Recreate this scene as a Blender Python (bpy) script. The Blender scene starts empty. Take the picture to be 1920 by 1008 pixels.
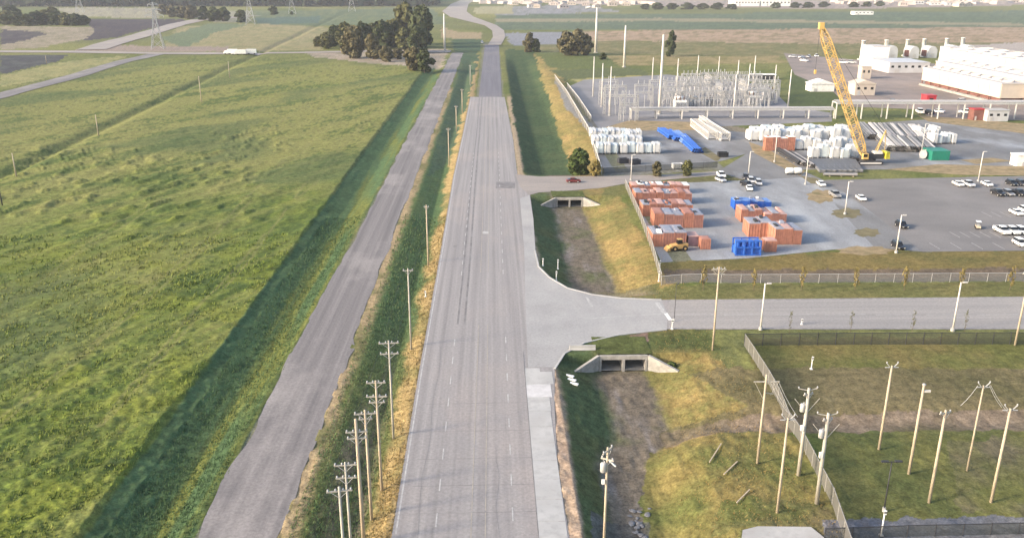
import bpy, math, random
import numpy as np
from mathutils import Vector, Matrix

# ------------------------------------------------------------------ camera, sky, sun, exposure
sc = bpy.context.scene
COL = sc.collection
CAM_H, CAM_F, PITCH, YAW = 62.0, 1600.0, math.atan(544 / 1600.0), math.radians(1.30)
cam_d = bpy.data.cameras.new("camera")
cam_d.sensor_width = 36.0
cam_d.lens = 36.0 * CAM_F / 1920.0
cam_d.clip_start = 1.0
cam_d.clip_end = 40000.0
cam = bpy.data.objects.new("camera", cam_d)
COL.objects.link(cam)
cam.location = (0, 0, CAM_H)
cam.rotation_euler = (math.radians(90) - PITCH, 0, -YAW)
sc.camera = cam

SUN_EL = math.radians(21.0)
SUN_AZ = math.atan2(-1.0, -0.30)          # where the sun stands: west, a little behind the camera
wd = bpy.data.worlds.new("World")
sc.world = wd
wd.use_nodes = True
wn = wd.node_tree
sky = wn.nodes.new("ShaderNodeTexSky")
sky.sky_type = 'NISHITA'
sky.sun_disc = False
sky.sun_elevation = SUN_EL
sky.sun_rotation = SUN_AZ
sky.air_density = 1.0
sky.dust_density = 3.0
bg = wn.nodes["Background"]
wn.links.new(sky.outputs[0], bg.inputs[0])
bg.inputs[1].default_value = 0.15
sun_d = bpy.data.lights.new("sun", 'SUN')
sun_d.energy = 2.55
sun_d.angle = math.radians(9.0)
sun_d.color = (1.0, 0.85, 0.66)
sun = bpy.data.objects.new("sun", sun_d)
COL.objects.link(sun)
ce = math.cos(SUN_EL)
sdir = Vector((math.sin(SUN_AZ) * ce, math.cos(SUN_AZ) * ce, math.sin(SUN_EL)))
sun.rotation_euler = (-sdir).to_track_quat('-Z', 'Y').to_euler()
sc.view_settings.view_transform = 'Standard'
sc.view_settings.look = 'None'
sc.view_settings.gamma = 1.0
sc.view_settings.exposure = 1.24
sc.render.engine = 'CYCLES'
sc.cycles.use_denoising = True
sc.cycles.max_bounces = 5
sc.cycles.diffuse_bounces = 2
sc.cycles.glossy_bounces = 2
sc.cycles.transmission_bounces = 3
sc.cycles.transparent_max_bounces = 10
sc.cycles.volume_bounces = 0
sc.cycles.caustics_reflective = False
sc.cycles.caustics_refractive = False

# ------------------------------------------------------------------ site survey: photo point -> ground metres
def G(px, py, z=0.0):
    u, v = px - 960.0, py - 504.0
    fw = CAM_F * math.cos(PITCH) - v * math.sin(PITCH)
    dn = CAM_F * math.sin(PITCH) + v * math.cos(PITCH)
    s = (CAM_H - z) / dn
    a, b = u * s, fw * s
    return (a * math.cos(YAW) + b * math.sin(YAW), -a * math.sin(YAW) + b * math.cos(YAW))

def GP(*pts):
    return [G(x, y) for x, y in pts]

def top_z(px, py_top, gx, gy):
    """height at which the vertical above ground point (gx, gy) meets photo row py_top"""
    b = gx * math.sin(YAW) + gy * math.cos(YAW)
    v = py_top - 504.0
    fw = CAM_F * math.cos(PITCH) - v * math.sin(PITCH)
    dn = CAM_F * math.sin(PITCH) + v * math.cos(PITCH)
    return CAM_H - b * dn / fw

rnd = random.Random(7)

# ------------------------------------------------------------------ numpy noise and helpers
def vnoise(x, y, seed=0):
    x = np.asarray(x, float); y = np.asarray(y, float)
    ix = np.floor(x).astype(np.int64); iy = np.floor(y).astype(np.int64)
    fx = x - ix; fy = y - iy
    fx = fx * fx * (3 - 2 * fx); fy = fy * fy * (3 - 2 * fy)
    def h(i, j):
        n = (i * 374761393 + j * 668265263 + seed * 974634777) & 0xffffffff
        n = ((n ^ (n >> 13)) * 1274126177) & 0xffffffff
        n = n ^ (n >> 16)
        return (n & 0xffff) / 65535.0
    a = h(ix, iy); b = h(ix + 1, iy); c = h(ix, iy + 1); d = h(ix + 1, iy + 1)
    return (a * (1 - fx) + b * fx) * (1 - fy) + (c * (1 - fx) + d * fx) * fy

def fbm(x, y, seed=0, o=4):
    s = 0; a = 0.5; t = 0
    for k in range(o):
        s = s + a * vnoise(x, y, seed + k * 17); t += a
        a *= 0.5; x = x * 2.03 + 11.3; y = y * 2.03 + 5.7
    return s / t

def inpoly(x, y, poly):
    xs = [p[0] for p in poly]; ys = [p[1] for p in poly]
    m = (x >= min(xs)) & (x <= max(xs)) & (y >= min(ys)) & (y <= max(ys))
    out = np.zeros(x.shape, bool)
    if not m.any():
        return out
    X = x[m]; Y = y[m]; r = np.zeros(X.shape, bool)
    n = len(poly)
    for i in range(n):
        x0, y0 = poly[i]; x1, y1 = poly[(i + 1) % n]
        if y0 == y1:
            continue
        c = ((y0 > Y) != (y1 > Y)) & (X < (x1 - x0) * (Y - y0) / (y1 - y0) + x0)
        r ^= c
    out[m] = r
    return out

def prof(x, xs, zs):
    return np.interp(x, xs, zs)

def sstep(x, a, b):
    t = np.clip((x - a) / (b - a), 0, 1)
    return t * t * (3 - 2 * t)

# channel east of the main road is bridged by two fills (side road and plant driveway)
Y_CUL1 = G(1170, 666)[1]
Y_CUL2 = G(1085, 370)[1]
Y_SIDE_N = G(1240, 562)[1]
Y_DRV_N = G(1060, 330)[1]

def chx(x, y):
    """the near reach of the east channel is narrower"""
    k = 1 + 0.52 * (1 - sstep(y, 103, 113))
    return 10.2 + (x - 10.2) * np.where(x > 10.2, k, 1)

def terrain(x, y):
    x = np.asarray(x, float); y = np.asarray(y, float)
    wob = (fbm(y * 0.02, x * 0 + 3.1, 5, 2) - 0.5) * 1.6 + (fbm(y * 0.35, x * 0 + 8.1, 6, 3) - 0.5) * 0.9
    xx = x + wob * ((x < -36) & (y < 1200))
    zl = prof(xx, [-400, -70, -48.75, -48.1, -43.0, -40.5, -36, -25, -22.5, -17.0, -13.2, -11.8, 0], [0.55, 0.55, 0.55, 0.10, -1.10, -1.2, 0, 0, -0.05, -1.35, -0.15, 0, 0])
    fadel = 1 - sstep(y, 620, 760)
    z = np.where(x < 0, zl * fadel, 0.0)
    # east channel
    xc = chx(x, y)
    ch = prof(xc, [10.2, 17.2, 18.5, 26.5, 28.5, 33, 37.5, 43], [0, -2.8, -2.95, -2.95, -2.6, -1.0, -0.1, 0.15])
    ch = np.where(xc > 43, 0.15 * (1 - sstep(xc, 43, 50)), ch)
    fill = np.ones_like(y)
    fill = np.minimum(fill, np.maximum(1 - sstep(y, Y_CUL1 + 0.25, Y_CUL1 + 0.9), sstep(y, Y_SIDE_N + 1, Y_SIDE_N + 9)))
    f2 = np.maximum(1 - sstep(y, Y_CUL2 + 0.25, Y_CUL2 + 0.9), sstep(y, Y_DRV_N + 1, Y_DRV_N + 8))
    fill = np.minimum(fill, f2)
    fill = fill * (1 - sstep(y, 640, 760))
    z = z + np.where(x > 0, ch * fill, 0)
    # grass shelf between culvert wall and side road slopes a little
    # cross swale of the training ground
    yc = G(1500, 788)[1]
    z = z - 0.9 * np.exp(-((y - yc) / 3.2) ** 2) * sstep(x, 30, 36) * (1 - sstep(x, 70, 110))
    # swale south of the crate yard
    ys = G(1500, 514)[1]
    z = z - 0.9 * np.exp(-((y - ys) / 3.0) ** 2) * sstep(x, 44, 50)
    # old ditch line across the west field
    a = np.array(G(0, 332)); b = np.array(G(470, 108))
    d = (b - a) / np.linalg.norm(b - a)
    dist = (x - a[0]) * (-d[1]) + (y - a[1]) * d[0]
    z = z - 1.5 * np.exp(-(dist / 3.5) ** 2) * (x < -60)
    # gentle roll of the west field
    z = z + (x < -52) * (fbm(x * 0.012, y * 0.012, 21, 3) - 0.5) * 1.6 * sstep(-x, 52, 90)
    return z

def TZ(x, y):
    return float(terrain(np.array([x]), np.array([y]))[0])

# ------------------------------------------------------------------ mesh builder
class MB:
    def __init__(s):
        s.v = []; s.f = []
    def add(s, vs, fs):
        o = len(s.v)
        s.v.extend(tuple(p) for p in vs)
        s.f.extend(tuple(i + o for i in f) for f in fs)
        return s
    def box(s, c, d, rz=0.0, top=1.0):
        cx, cy, cz = c; hx, hy, hz = d[0] / 2, d[1] / 2, d[2] / 2
        cr, sr = math.cos(rz), math.sin(rz)
        vs = []
        for k, z in ((1.0, -hz), (top, hz)):
            for x, y in ((-hx, -hy), (hx, -hy), (hx, hy), (-hx, hy)):
                x *= k; y *= k
                vs.append((cx + x * cr - y * sr, cy + x * sr + y * cr, cz + z))
        return s.add(vs, [(3, 2, 1, 0), (4, 5, 6, 7), (0, 1, 5, 4), (1, 2, 6, 5), (2, 3, 7, 6), (3, 0, 4, 7)])
    def tube(s, p, q, r0, r1=None, n=8, cap=True):
        r1 = r0 if r1 is None else r1
        p = Vector(p); q = Vector(q); d = (q - p).normalized()
        u = d.orthogonal().normalized(); w = d.cross(u)
        vs = []
        for c, r in ((p, r0), (q, r1)):
            for i in range(n):
                a = 2 * math.pi * i / n
                vs.append(c + u * (math.cos(a) * r) + w * (math.sin(a) * r))
        fs = [(i, (i + 1) % n, n + (i + 1) % n, n + i) for i in range(n)]
        if cap:
            fs += [tuple(range(n - 1, -1, -1)), tuple(range(n, 2 * n))]
        return s.add(vs, fs)
    def beam(s, p, q, w, h):
        p = Vector(p); q = Vector(q); d = (q - p).normalized()
        up = Vector((0, 0, 1)) if abs(d.z) < 0.95 else Vector((0, 1, 0))
        u = d.cross(up).normalized() * (w / 2); t = u.cross(d).normalized() * (h / 2)
        vs = [p - u - t, p + u - t, p + u + t, p - u + t, q - u - t, q + u - t, q + u + t, q - u + t]
        return s.add(vs, [(0, 1, 2, 3), (7, 6, 5, 4), (0, 4, 5, 1), (1, 5, 6, 2), (2, 6, 7, 3), (3, 7, 4, 0)])
    def loft(s, rings, cap=True):
        n = len(rings[0]); vs = [p for r in rings for p in r]; fs = []
        for k in range(len(rings) - 1):
            for i in range(n):
                j = (i + 1) % n
                fs.append((k * n + i, k * n + j, (k + 1) * n + j, (k + 1) * n + i))
        if cap:
            fs.append(tuple(range(n - 1, -1, -1)))
            fs.append(tuple(range((len(rings) - 1) * n, len(rings) * n)))
        return s.add(vs, fs)
    def lathe(s, pr, c=(0, 0, 0), n=20):
        rings = [[(c[0] + r * math.cos(2 * math.pi * i / n), c[1] + r * math.sin(2 * math.pi * i / n), c[2] + z) for i in range(n)] for r, z in pr]
        return s.loft(rings)
    def mesh(s, name, mat=None, smooth=False):
        m = bpy.data.meshes.new(name)
        m.from_pydata(s.v, [], s.f)
        if mat:
            m.materials.append(mat)
        if smooth:
            for p in m.polygons:
                p.use_smooth = True
        m.update()
        return m

def link(name, data, parent=None, loc=(0, 0, 0), rz=0.0):
    o = bpy.data.objects.new(name, data)
    COL.objects.link(o)
    o.location = loc
    o.rotation_euler = (0, 0, rz)
    if parent:
        o.parent = parent
    return o

def tag(o, label=None, cat=None, group=None, kind=None):
    for k, v in (("label", label), ("category", cat), ("group", group), ("kind", kind)):
        if v:
            o[k] = v
    return o

def thing(name, label, cat, loc=(0, 0, 0), rz=0.0, group=None):
    return tag(link(name, None, None, loc, rz), label, cat, group)

ORD = ["first", "second", "third", "fourth", "fifth", "sixth", "seventh", "eighth", "ninth", "tenth", "eleventh", "twelfth", "thirteenth",
       "fourteenth", "fifteenth", "sixteenth", "seventeenth", "eighteenth", "nineteenth", "twentieth"]

# ------------------------------------------------------------------ materials
def srgb(r, g, b):
    f = lambda c: ((c / 255.0) / 12.92) if c <= 10 else (((c / 255.0) + 0.055) / 1.055) ** 2.4
    return (f(r), f(g), f(b))

def material(name, col, rough=0.8, metal=0.0, var=0.25, scale=1.5, bump=0.0, bscale=8.0, stretch=(1, 1, 1), spec=0.3, wear=None, wscale=0.6, coords="Object"):
    m = bpy.data.materials.new(name)
    m.use_nodes = True
    nt = m.node_tree; N = nt.nodes; L = nt.links
    b = N["Principled BSDF"]
    b.inputs["Roughness"].default_value = rough
    b.inputs["Metallic"].default_value = metal
    b.inputs["Specular IOR Level"].default_value = spec
    tc = N.new("ShaderNodeTexCoord")
    mp = N.new("ShaderNodeMapping")
    mp.inputs["Scale"].default_value = stretch
    if coords == "World":
        g = N.new("ShaderNodeNewGeometry")
        L.new(g.outputs["Position"], mp.inputs[0])
    else:
        L.new(tc.outputs[coords], mp.inputs[0])
    nz = N.new("ShaderNodeTexNoise")
    nz.inputs["Scale"].default_value = scale
    nz.inputs["Detail"].default_value = 6
    nz.inputs["Roughness"].default_value = 0.65
    L.new(mp.outputs[0], nz.inputs[0])
    rm = N.new("ShaderNodeMapRange")
    rm.inputs["From Min"].default_value = 0.3
    rm.inputs["From Max"].default_value = 0.7
    rm.inputs["To Min"].default_value = 1 - var
    rm.inputs["To Max"].default_value = 1 + var
    L.new(nz.outputs[0], rm.inputs[0])
    mx = N.new("ShaderNodeMix"); mx.data_type = 'RGBA'; mx.blend_type = 'MULTIPLY'
    mx.inputs[0].default_value = 1.0
    mx.inputs[6].default_value = (*col, 1)
    L.new(rm.outputs[0], mx.inputs[7])
    out = mx.outputs[2]
    if wear:
        n2 = N.new("ShaderNodeTexNoise")
        n2.inputs["Scale"].default_value = wscale
        n2.inputs["Detail"].default_value = 8
        n2.inputs["Roughness"].default_value = 0.7
        L.new(mp.outputs[0], n2.inputs[0])
        r2 = N.new("ShaderNodeMapRange")
        r2.inputs["From Min"].default_value = 0.5
        r2.inputs["From Max"].default_value = 0.68
        L.new(n2.outputs[0], r2.inputs[0])
        m2 = N.new("ShaderNodeMix"); m2.data_type = 'RGBA'
        L.new(r2.outputs[0], m2.inputs[0])
        L.new(out, m2.inputs[6])
        m2.inputs[7].default_value = (*wear, 1)
        out = m2.outputs[2]
    L.new(out, b.inputs["Base Color"])
    if bump > 0:
        n3 = N.new("ShaderNodeTexNoise")
        n3.inputs["Scale"].default_value = bscale
        n3.inputs["Detail"].default_value = 5
        L.new(mp.outputs[0], n3.inputs[0])
        bp = N.new("ShaderNodeBump")
        bp.inputs["Strength"].default_value = bump
        bp.inputs["Distance"].default_value = 0.1
        L.new(n3.outputs[0], bp.inputs["Height"])
        L.new(bp.outputs[0], b.inputs["Normal"])
    return m

def see_through_mat(name, col, alpha):
    m = bpy.data.materials.new(name)
    m.use_nodes = True
    b = m.node_tree.nodes["Principled BSDF"]
    b.inputs["Base Color"].default_value = (*col, 1)
    b.inputs["Roughness"].default_value = 0.8
    b.inputs["Alpha"].default_value = alpha
    return m

M = {}
M['wood_pole'] = material("weathered_pine", (0.44, 0.365, 0.27), 0.9, var=0.25, scale=3, stretch=(1, 1, 0.2), wear=(0.36, 0.31, 0.25))
M['grey_pole'] = material("silvered_wood", (0.42, 0.39, 0.335), 0.9, var=0.25, scale=3, stretch=(1, 1, 0.2), wear=(0.32, 0.295, 0.25))
M['galv'] = material("galvanised_steel", (0.50, 0.49, 0.48), 0.5, 0.3, var=0.15, scale=2)
M['pale_steel'] = material("pale_painted_steel", (0.62, 0.59, 0.545), 0.6, var=0.1, scale=1)
M['fence_grey'] = material("weathered_fence_steel", (0.25, 0.245, 0.235), 0.7, 0.1, var=0.2)
M['dark_steel'] = material("dark_steel", (0.05, 0.05, 0.055), 0.6, 0.2, var=0.3)
M['insul'] = material("grey_porcelain", (0.42, 0.42, 0.43), 0.3, var=0.1)
M['brown_insul'] = material("brown_porcelain", (0.10, 0.05, 0.03), 0.3, var=0.1)
M['white_paint'] = material("white_paint", (0.80, 0.79, 0.76), 0.6, var=0.08, scale=1.0, wear=(0.62, 0.60, 0.56), wscale=0.7)
M['road_paint'] = material("worn_road_paint", (0.42, 0.41, 0.40), 0.8, var=0.3, scale=1.2, wear=(0.285, 0.275, 0.27), wscale=1.0, coords="World")
M['yellow_paint'] = material("worn_yellow_paint", (0.33, 0.30, 0.26), 0.8, var=0.2, scale=1.0, wear=(0.27, 0.255, 0.25), wscale=0.5, coords="World")
M['concrete'] = material("pale_concrete", (0.41, 0.405, 0.395), 0.9, var=0.2, scale=0.5, wear=(0.33, 0.32, 0.31), wscale=0.25, bump=0.2, coords="World")
M['old_concrete'] = material("stained_concrete", (0.34, 0.325, 0.30), 0.9, var=0.25, scale=0.8, wear=(0.22, 0.21, 0.19), wscale=0.5, bump=0.3)
M['rubber'] = material("tyre_rubber", (0.02, 0.02, 0.02), 0.9, var=0.2)
M['glass'] = material("tinted_window", (0.015, 0.018, 0.022), 0.12, var=0.1, spec=0.6)
M['lamp'] = material("lamp_lens", (0.7, 0.68, 0.6), 0.2, var=0.1)
M['black'] = material("black_paint", (0.018, 0.018, 0.02), 0.4, var=0.2)

# ------------------------------------------------------------------ ground sheet
PAVED = {
    'main_road': GP((722, 1060), (735, 1000), (757, 868), (785, 700), (805, 590), (828, 460), (850, 330), (868, 250), (882, 182), (946, 182), (953, 215), (962, 262), (970, 328), (988, 345), (994, 366), (1000, 410), (1004, 470), (1010, 500), (1030, 520), (1064, 540), (1110, 552), (1165, 559), (1240, 562), (1500, 560), (1920, 556), (2100, 555), (2100, 617), (1920, 617), (1500, 617), (1250, 617), (1160, 627), (1095, 642), (1058, 662), (1040, 690), (1040, 760), (1045, 868), (1058, 948), (1068, 1008), (1076, 1060)),
    'concrete_pad': GP((1392, 996), (1420, 989), (1520, 990), (1545, 1010), (1560, 1100), (1380, 1100)),
    'driveway': GP((966, 327), (1010, 331), (1130, 330), (1240, 328), (1345, 321), (1352, 328), (1240, 338), (1180, 343), (1130, 352), (1060, 358), (1010, 361), (992, 366), (975, 350)),
    'storage_pad': GP((1103, 243), (1330, 243), (1400, 250), (1410, 285), (1360, 300), (1290, 316), (1135, 326)),
    'crate_yard': GP((1176, 347), (1400, 338), (1520, 330), (1600, 420), (1640, 462), (1560, 468), (1400, 484), (1240, 492), (1212, 430)),
    'yard_road': GP((1330, 243), (1420, 250), (1500, 318), (1560, 345), (1640, 400), (1730, 472), (1640, 464), (1600, 422), (1520, 331), (1400, 339), (1345, 322), (1405, 285)),
    'parking_lot': GP((1540, 338), (1920, 330), (2080, 328), (2200, 470), (1920, 470), (1730, 472), (1640, 402), (1562, 346)),
    'laydown_yard': GP((1420, 249), (1570, 235), (1745, 224), (1920, 236), (2050, 245), (2100, 318), (1920, 318), (1500, 318)),
    'substation_pad': GP((1060, 165), (1095, 150), (1250, 140), (1440, 160), (1480, 200), (1560, 212), (1560, 228), (1330, 238), (1118, 242), (1085, 205)),
    'plant_apron': GP((1470, 100), (1600, 112), (1760, 120), (2050, 100), (2150, 225), (1920, 226), (1745, 222), (1720, 205), (1590, 200), (1560, 170), (1490, 140)),
}

def ground_mesh():
    a = CAM_H * CAM_F / math.cos(PITCH) ** 2
    ys = []
    py = 1330.0
    while py > 26:
        ys.append(a / (py + 40) - math.tan(PITCH) * CAM_H)
        py -= 2.1
    y = ys[-1]
    while y < 9000:
        ys.append(y); y *= 1.05
    ys = np.array([10.0, 25.0, 40.0] + [v for v in ys if v > 45])
    tin = np.arange(-0.80, 0.8001, 0.00152)
    ts = np.concatenate([-np.array([4, 2.6, 1.8, 1.35, 1.1, 0.95, 0.88, 0.83]), tin, np.array([0.83, 0.88, 0.95, 1.1, 1.35, 1.8, 2.6, 4])])
    Y = np.repeat(ys[:, None], len(ts), 1)
    X = ts[None, :] * (Y + 0.0)
    return X, Y

GX, GY = ground_mesh()
shp = GX.shape
x = GX.ravel(); y = GY.ravel()
dist = np.hypot(x, y)
z = terrain(x, y)

paved = np.zeros(x.shape, bool)
for k, pl in PAVED.items():
    paved |= inpoly(x, y, pl)
gr = (x > -35.3) & (x < -25.6) & (y < 770)
paved |= gr
paved |= (x > -9) & (x < 6.5) & (y > 480) & (y < 900)
PATHS = {
    'road': ([(927, 85), (936, 70), (934, 58), (920, 48), (896, 41), (866, 32), (852, 22), (862, 8), (884, -3), (905, -14)], [13, 14, 15, 17, 26, 40, 48, 45, 40, 40]),
    'highway': ([(-60, 98), (120, 98), (300, 101), (470, 100), (580, 100), (700, 97), (845, 97)], [22, 22, 20, 18, 16, 16, 24]),
    'farm_road': ([(-60, 196), (0, 182), (80, 160), (150, 142), (230, 117), (300, 101)], [13] * 6),
    'farm_track': ([(170, 94), (230, 76), (330, 47), (372, 38), (480, 30)], [26] * 5),
}
def near_path(pts, w):
    P = GP(*pts); out = np.zeros(x.shape, bool)
    for (a, b, wa, wb) in zip(P[:-1], P[1:], w[:-1], w[1:]):
        dx, dy = b[0] - a[0], b[1] - a[1]; L2 = dx * dx + dy * dy
        t = np.clip(((x - a[0]) * dx + (y - a[1]) * dy) / L2, 0, 1)
        d = np.hypot(x - a[0] - t * dx, y - a[1] - t * dy)
        out |= d < (wa + (wb - wa) * t) / 2 + 1.5
    return out
on_path = np.zeros(x.shape, bool)
for p_, w_ in PATHS.values():
    on_path |= near_path(p_, w_)

# colours of the ground cover (linear albedo)
C = lambda *a: np.array(a, float)
GREEN, LUSH, DEEP = C(0.090, 0.115, 0.030), C(0.110, 0.145, 0.030), C(0.070, 0.116, 0.050)
OLIVE, YEL, GOLD = C(0.128, 0.136, 0.052), C(0.190, 0.190, 0.062), C(0.285, 0.205, 0.082)
BROWN, TAN, PINK = C(0.135, 0.105, 0.080), C(0.36, 0.28, 0.19), C(0.36, 0.25, 0.19)
PLOUGH, GREY, BLUEG = C(0.055, 0.046, 0.055), C(0.24, 0.235, 0.235), C(0.085, 0.115, 0.075)

# wind-combed noise fields
ca, sa = math.cos(1.12), math.sin(1.12)
wx = (x * ca + y * sa); wy = (-x * sa + y * ca)
n_big = fbm(x * 0.011, y * 0.007, 1, 4)
n_mid = fbm(wx * 0.030, wy * 0.11, 2, 4)
n_sm = fbm(wx * 0.20, wy * 0.55, 3, 4)
n_fine = fbm(x * 0.9, y * 0.9, 4, 3)
n_iso = fbm(x * 0.13, y * 0.13, 6, 4)
n_far = fbm(x * 0.004, y * 0.012, 8, 4)

def mixc(a, b, t):
    t = np.clip(t, 0, 1)[:, None]
    return a * (1 - t) + b * t

def full(c):
    return np.repeat(c[None, :], len(x), 0)

gap_ = 1.0
# west field: lush green near, drier and yellower with distance
t_dry = np.clip(0.14 + 0.62 * sstep(y, 120, 400) + (n_big - 0.5) * 1.2 + (n_mid - 0.5) * 1.6 + (n_sm - 0.5) * 0.8, 0, 1)
field = mixc(full(LUSH), full(YEL), t_dry)
field = mixc(field, full(C(0.050, 0.082, 0.026)), np.clip((0.49 - n_mid) * 3.6 + (0.46 - n_sm) * 2.6 + (0.46 - n_fine) * 2.0, 0, 0.62))
field = mixc(field, full(C(0.17, 0.19, 0.03)), np.clip((n_iso - 0.52) * 4, 0, 0.6) * (1 - sstep(y, 120, 330)))
field = mixc(field, full(OLIVE * 0.95), 0.6 * sstep(-x - y * 0.35, 30, 160) * sstep(y, 220, 420))
for xt, wt_ in ((-56.5, 0.35), (-58.4, 0.35), (-71, 0.3), (-72.9, 0.3), (-96, 0.3), (-98, 0.3)):
    xw = x + (fbm(y * 0.02, x * 0 + xt, 71, 2) - 0.5) * 5
    tk = np.exp(-((xw - xt) / (wt_ + gap_ * 0.0)) ** 2) * (vnoise(y * 0.05, x * 0 + xt, 72) > 0.35) * 0.6
    field = mixc(field, full(C(0.20, 0.19, 0.075)), tk)
weed = (vnoise(x * 0.45, y * 0.45, 73) > 0.86) & (fbm(x * 0.02, y * 0.02, 74, 2) > 0.47)
field = mixc(field, full(C(0.045, 0.070, 0.025)), weed * 0.55)
wet = np.clip((fbm(wx * 0.012, wy * 0.03, 75, 3) - 0.60) * 7, 0, 0.6)
field = mixc(field, full(C(0.075, 0.105, 0.04)), wet)
dry = mixc(full(OLIVE), full(YEL), (n_iso - 0.35) * 2.2)
dry = mixc(dry, full(GREEN), np.clip((0.55 - n_mid) * 4, 0, 0.8))
col = np.where((x < -47)[:, None], field, dry)
far = mixc(mixc(full(OLIVE), full(YEL), (n_far - 0.35) * 2.5), full(GREEN), (0.5 - n_big) * 3)
col = mixc(col, far, sstep(y, 560, 900))

jit = (n_iso - 0.5) * 2.4 + (n_fine - 0.5) * 1.2
def band(x0, x1, c, y0=-1e9, y1=1e9, soft=0.8, j=1.0, k=1.0):
    global col
    xx = np.where(x > 10, chx(x, y), x) + jit * j
    w = sstep(xx, x0 - soft, x0 + soft) * (1 - sstep(xx, x1 - soft, x1 + soft)) * sstep(y, y0 - 3, y0 + 3) * (1 - sstep(y, y1 - 6, y1 + 6)) * k
    col = mixc(col, c if c.ndim == 2 else full(c), w)

verge = mixc(full(DEEP), full(C(0.12, 0.135, 0.035)), np.clip((fbm(x * 0.55, y * 0.03, 31, 3) - 0.42) * 3.5, 0, 1))
band(-48.3, -42.0, full(DEEP) * (0.75 + 0.5 * n_iso[:, None]), y1=700, soft=0.35, j=0.35)
band(-42.5, -35.5, verge, y1=720)
drystrip = mixc(full(GOLD * 0.95 + TAN * 0.15), full(OLIVE), np.clip((0.5 - n_iso) * 3, 0, 0.8))
nearditch = mixc(full(C(0.105, 0.12, 0.042)), full(BROWN), np.clip((fbm(x * 0.7, y * 0.02, 33, 3) - 0.45) * 3, 0, 0.8))
green2 = mixc(full(C(0.066, 0.108, 0.045)), full(C(0.095, 0.125, 0.045)), (n_iso - 0.4) * 2)
band(-24.4, -15.0, mixc(nearditch, green2, sstep(y, 110, 165)), y1=780)
band(-25.8, -23.4, mixc(full(TAN * 0.55 + GOLD * 0.4), full(C(0.12, 0.12, 0.05)), np.clip((0.52 - n_iso) * 4, 0, 0.8)), y1=520, j=1.1, soft=0.9)
band(-15.3, -10.5, drystrip, y1=760, j=1.3)
band(-12.6, -10.8, mixc(full(TAN * 0.75), full(GOLD * 0.9), n_iso), y1=620, soft=0.7)
# east side
band(8.0, 11.0, mixc(full(TAN), full(PINK), n_iso), y1=Y_SIDE_N - 17, soft=0.5, j=0.7)
band(8.0, 10.6, full(TAN * 0.9), Y_SIDE_N + 16, 480, soft=0.5, j=0.6)
eastgreen = mixc(full(C(0.066, 0.095, 0.042)), full(C(0.10, 0.105, 0.040)), (n_iso - 0.42) * 2.5)
band(10.8, 18.6, eastgreen, y1=800, j=0.6)
bed = mixc(full(C(0.150, 0.125, 0.095)), full(C(0.095, 0.105, 0.050)), (0.53 - n_iso) * 4)
bed = mixc(bed, full(C(0.20, 0.175, 0.155)), (fbm(x * 0.6, y * 0.12, 41, 3) - 0.57) * 4)
band(17.6, 27.8, bed, y1=G(1000, 262)[1], j=1.6, soft=1.7)
band(17.6, 27.0, eastgreen, G(1000, 262)[1], 800, j=0.9)
bank = mixc(full(GOLD * 0.95), full(C(0.145, 0.135, 0.048)), np.clip((n_iso - 0.36) * 2.6 + (n_fine - 0.5) * 1.2 + sstep(x, 31, 39) * 0.45, 0, 1))
band(27.0, 38.0, bank, y1=560, j=1.2)
band(17, 40, full(C(0.085, 0.10, 0.033)) * (0.7 + 0.6 * n_iso[:, None]), Y_CUL1 + 1, Y_SIDE_N - 14, j=0.5)

def region(pts, c, fuzz=1.0, k=1.0, alt=None):
    """tint the ground inside a surveyed outline; the outline wanders by fuzz metres"""
    global col
    pl = GP(*pts)
    s = fuzz * np.clip(y / 150.0, 1, 12)
    xx = x + (n_iso - 0.5) * 3.0 * s + (n_fine - 0.5) * s
    yy = y + (n_sm - 0.5) * 4.0 * s
    m = inpoly(xx, yy, pl)
    cc = full(c) if alt is None else mixc(full(c), full(alt), np.clip((n_iso - 0.4) * 3, 0, 1))
    col = np.where(m[:, None], cc * k + col * (1 - k), col)

# training ground east of the near channel
region([(1395, 632), (1950, 632), (1950, 690), (1420, 700)], C(0.115, 0.120, 0.038), 0.8, 1, C(0.155, 0.13, 0.05))
region([(1300, 690), (1950, 690), (1950, 800), (1470, 806), (1250, 800), (1240, 775), (1400, 760)], C(0.150, 0.125, 0.065), 0.9, 1, C(0.105, 0.095, 0.045))
region([(1240, 778), (1550, 772), (1950, 762), (1950, 800), (1560, 806), (1250, 806)], C(0.20, 0.155, 0.115), 0.5, 0.9, C(0.12, 0.10, 0.06))
region([(1560, 806), (1950, 800), (1950, 968), (1600, 975), (1540, 880)], C(0.085, 0.098, 0.034), 0.8, 1, C(0.14, 0.135, 0.045))
region([(1780, 830), (1950, 810), (1950, 960), (1800, 960)], C(0.13, 0.11, 0.07), 1.2, 0.9, C(0.12, 0.125, 0.04))
region([(1220, 812), (1480, 806), (1560, 900), (1590, 985), (1230, 1010), (1208, 900)], C(0.200, 0.160, 0.058), 0.7, 1, C(0.115, 0.125, 0.040))
region([(1350, 930), (1580, 945), (1600, 1000), (1330, 990)], C(0.10, 0.115, 0.034), 0.8, 0.9, C(0.17, 0.135, 0.07))
region([(1545, 975), (1950, 965), (1950, 1100), (1560, 1100)], C(0.10, 0.11, 0.15), 0.5, 0.9, C(0.15, 0.15, 0.17))
region([(1110, 945), (1225, 940), (1225, 1100), (1120, 1100)], C(0.14, 0.14, 0.16), 0.6, 0.8, C(0.09, 0.085, 0.075))
region([(1180, 628), (1215, 622), (1212, 655), (1165, 650)], C(0.19, 0.13, 0.10), 0.5)
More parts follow.
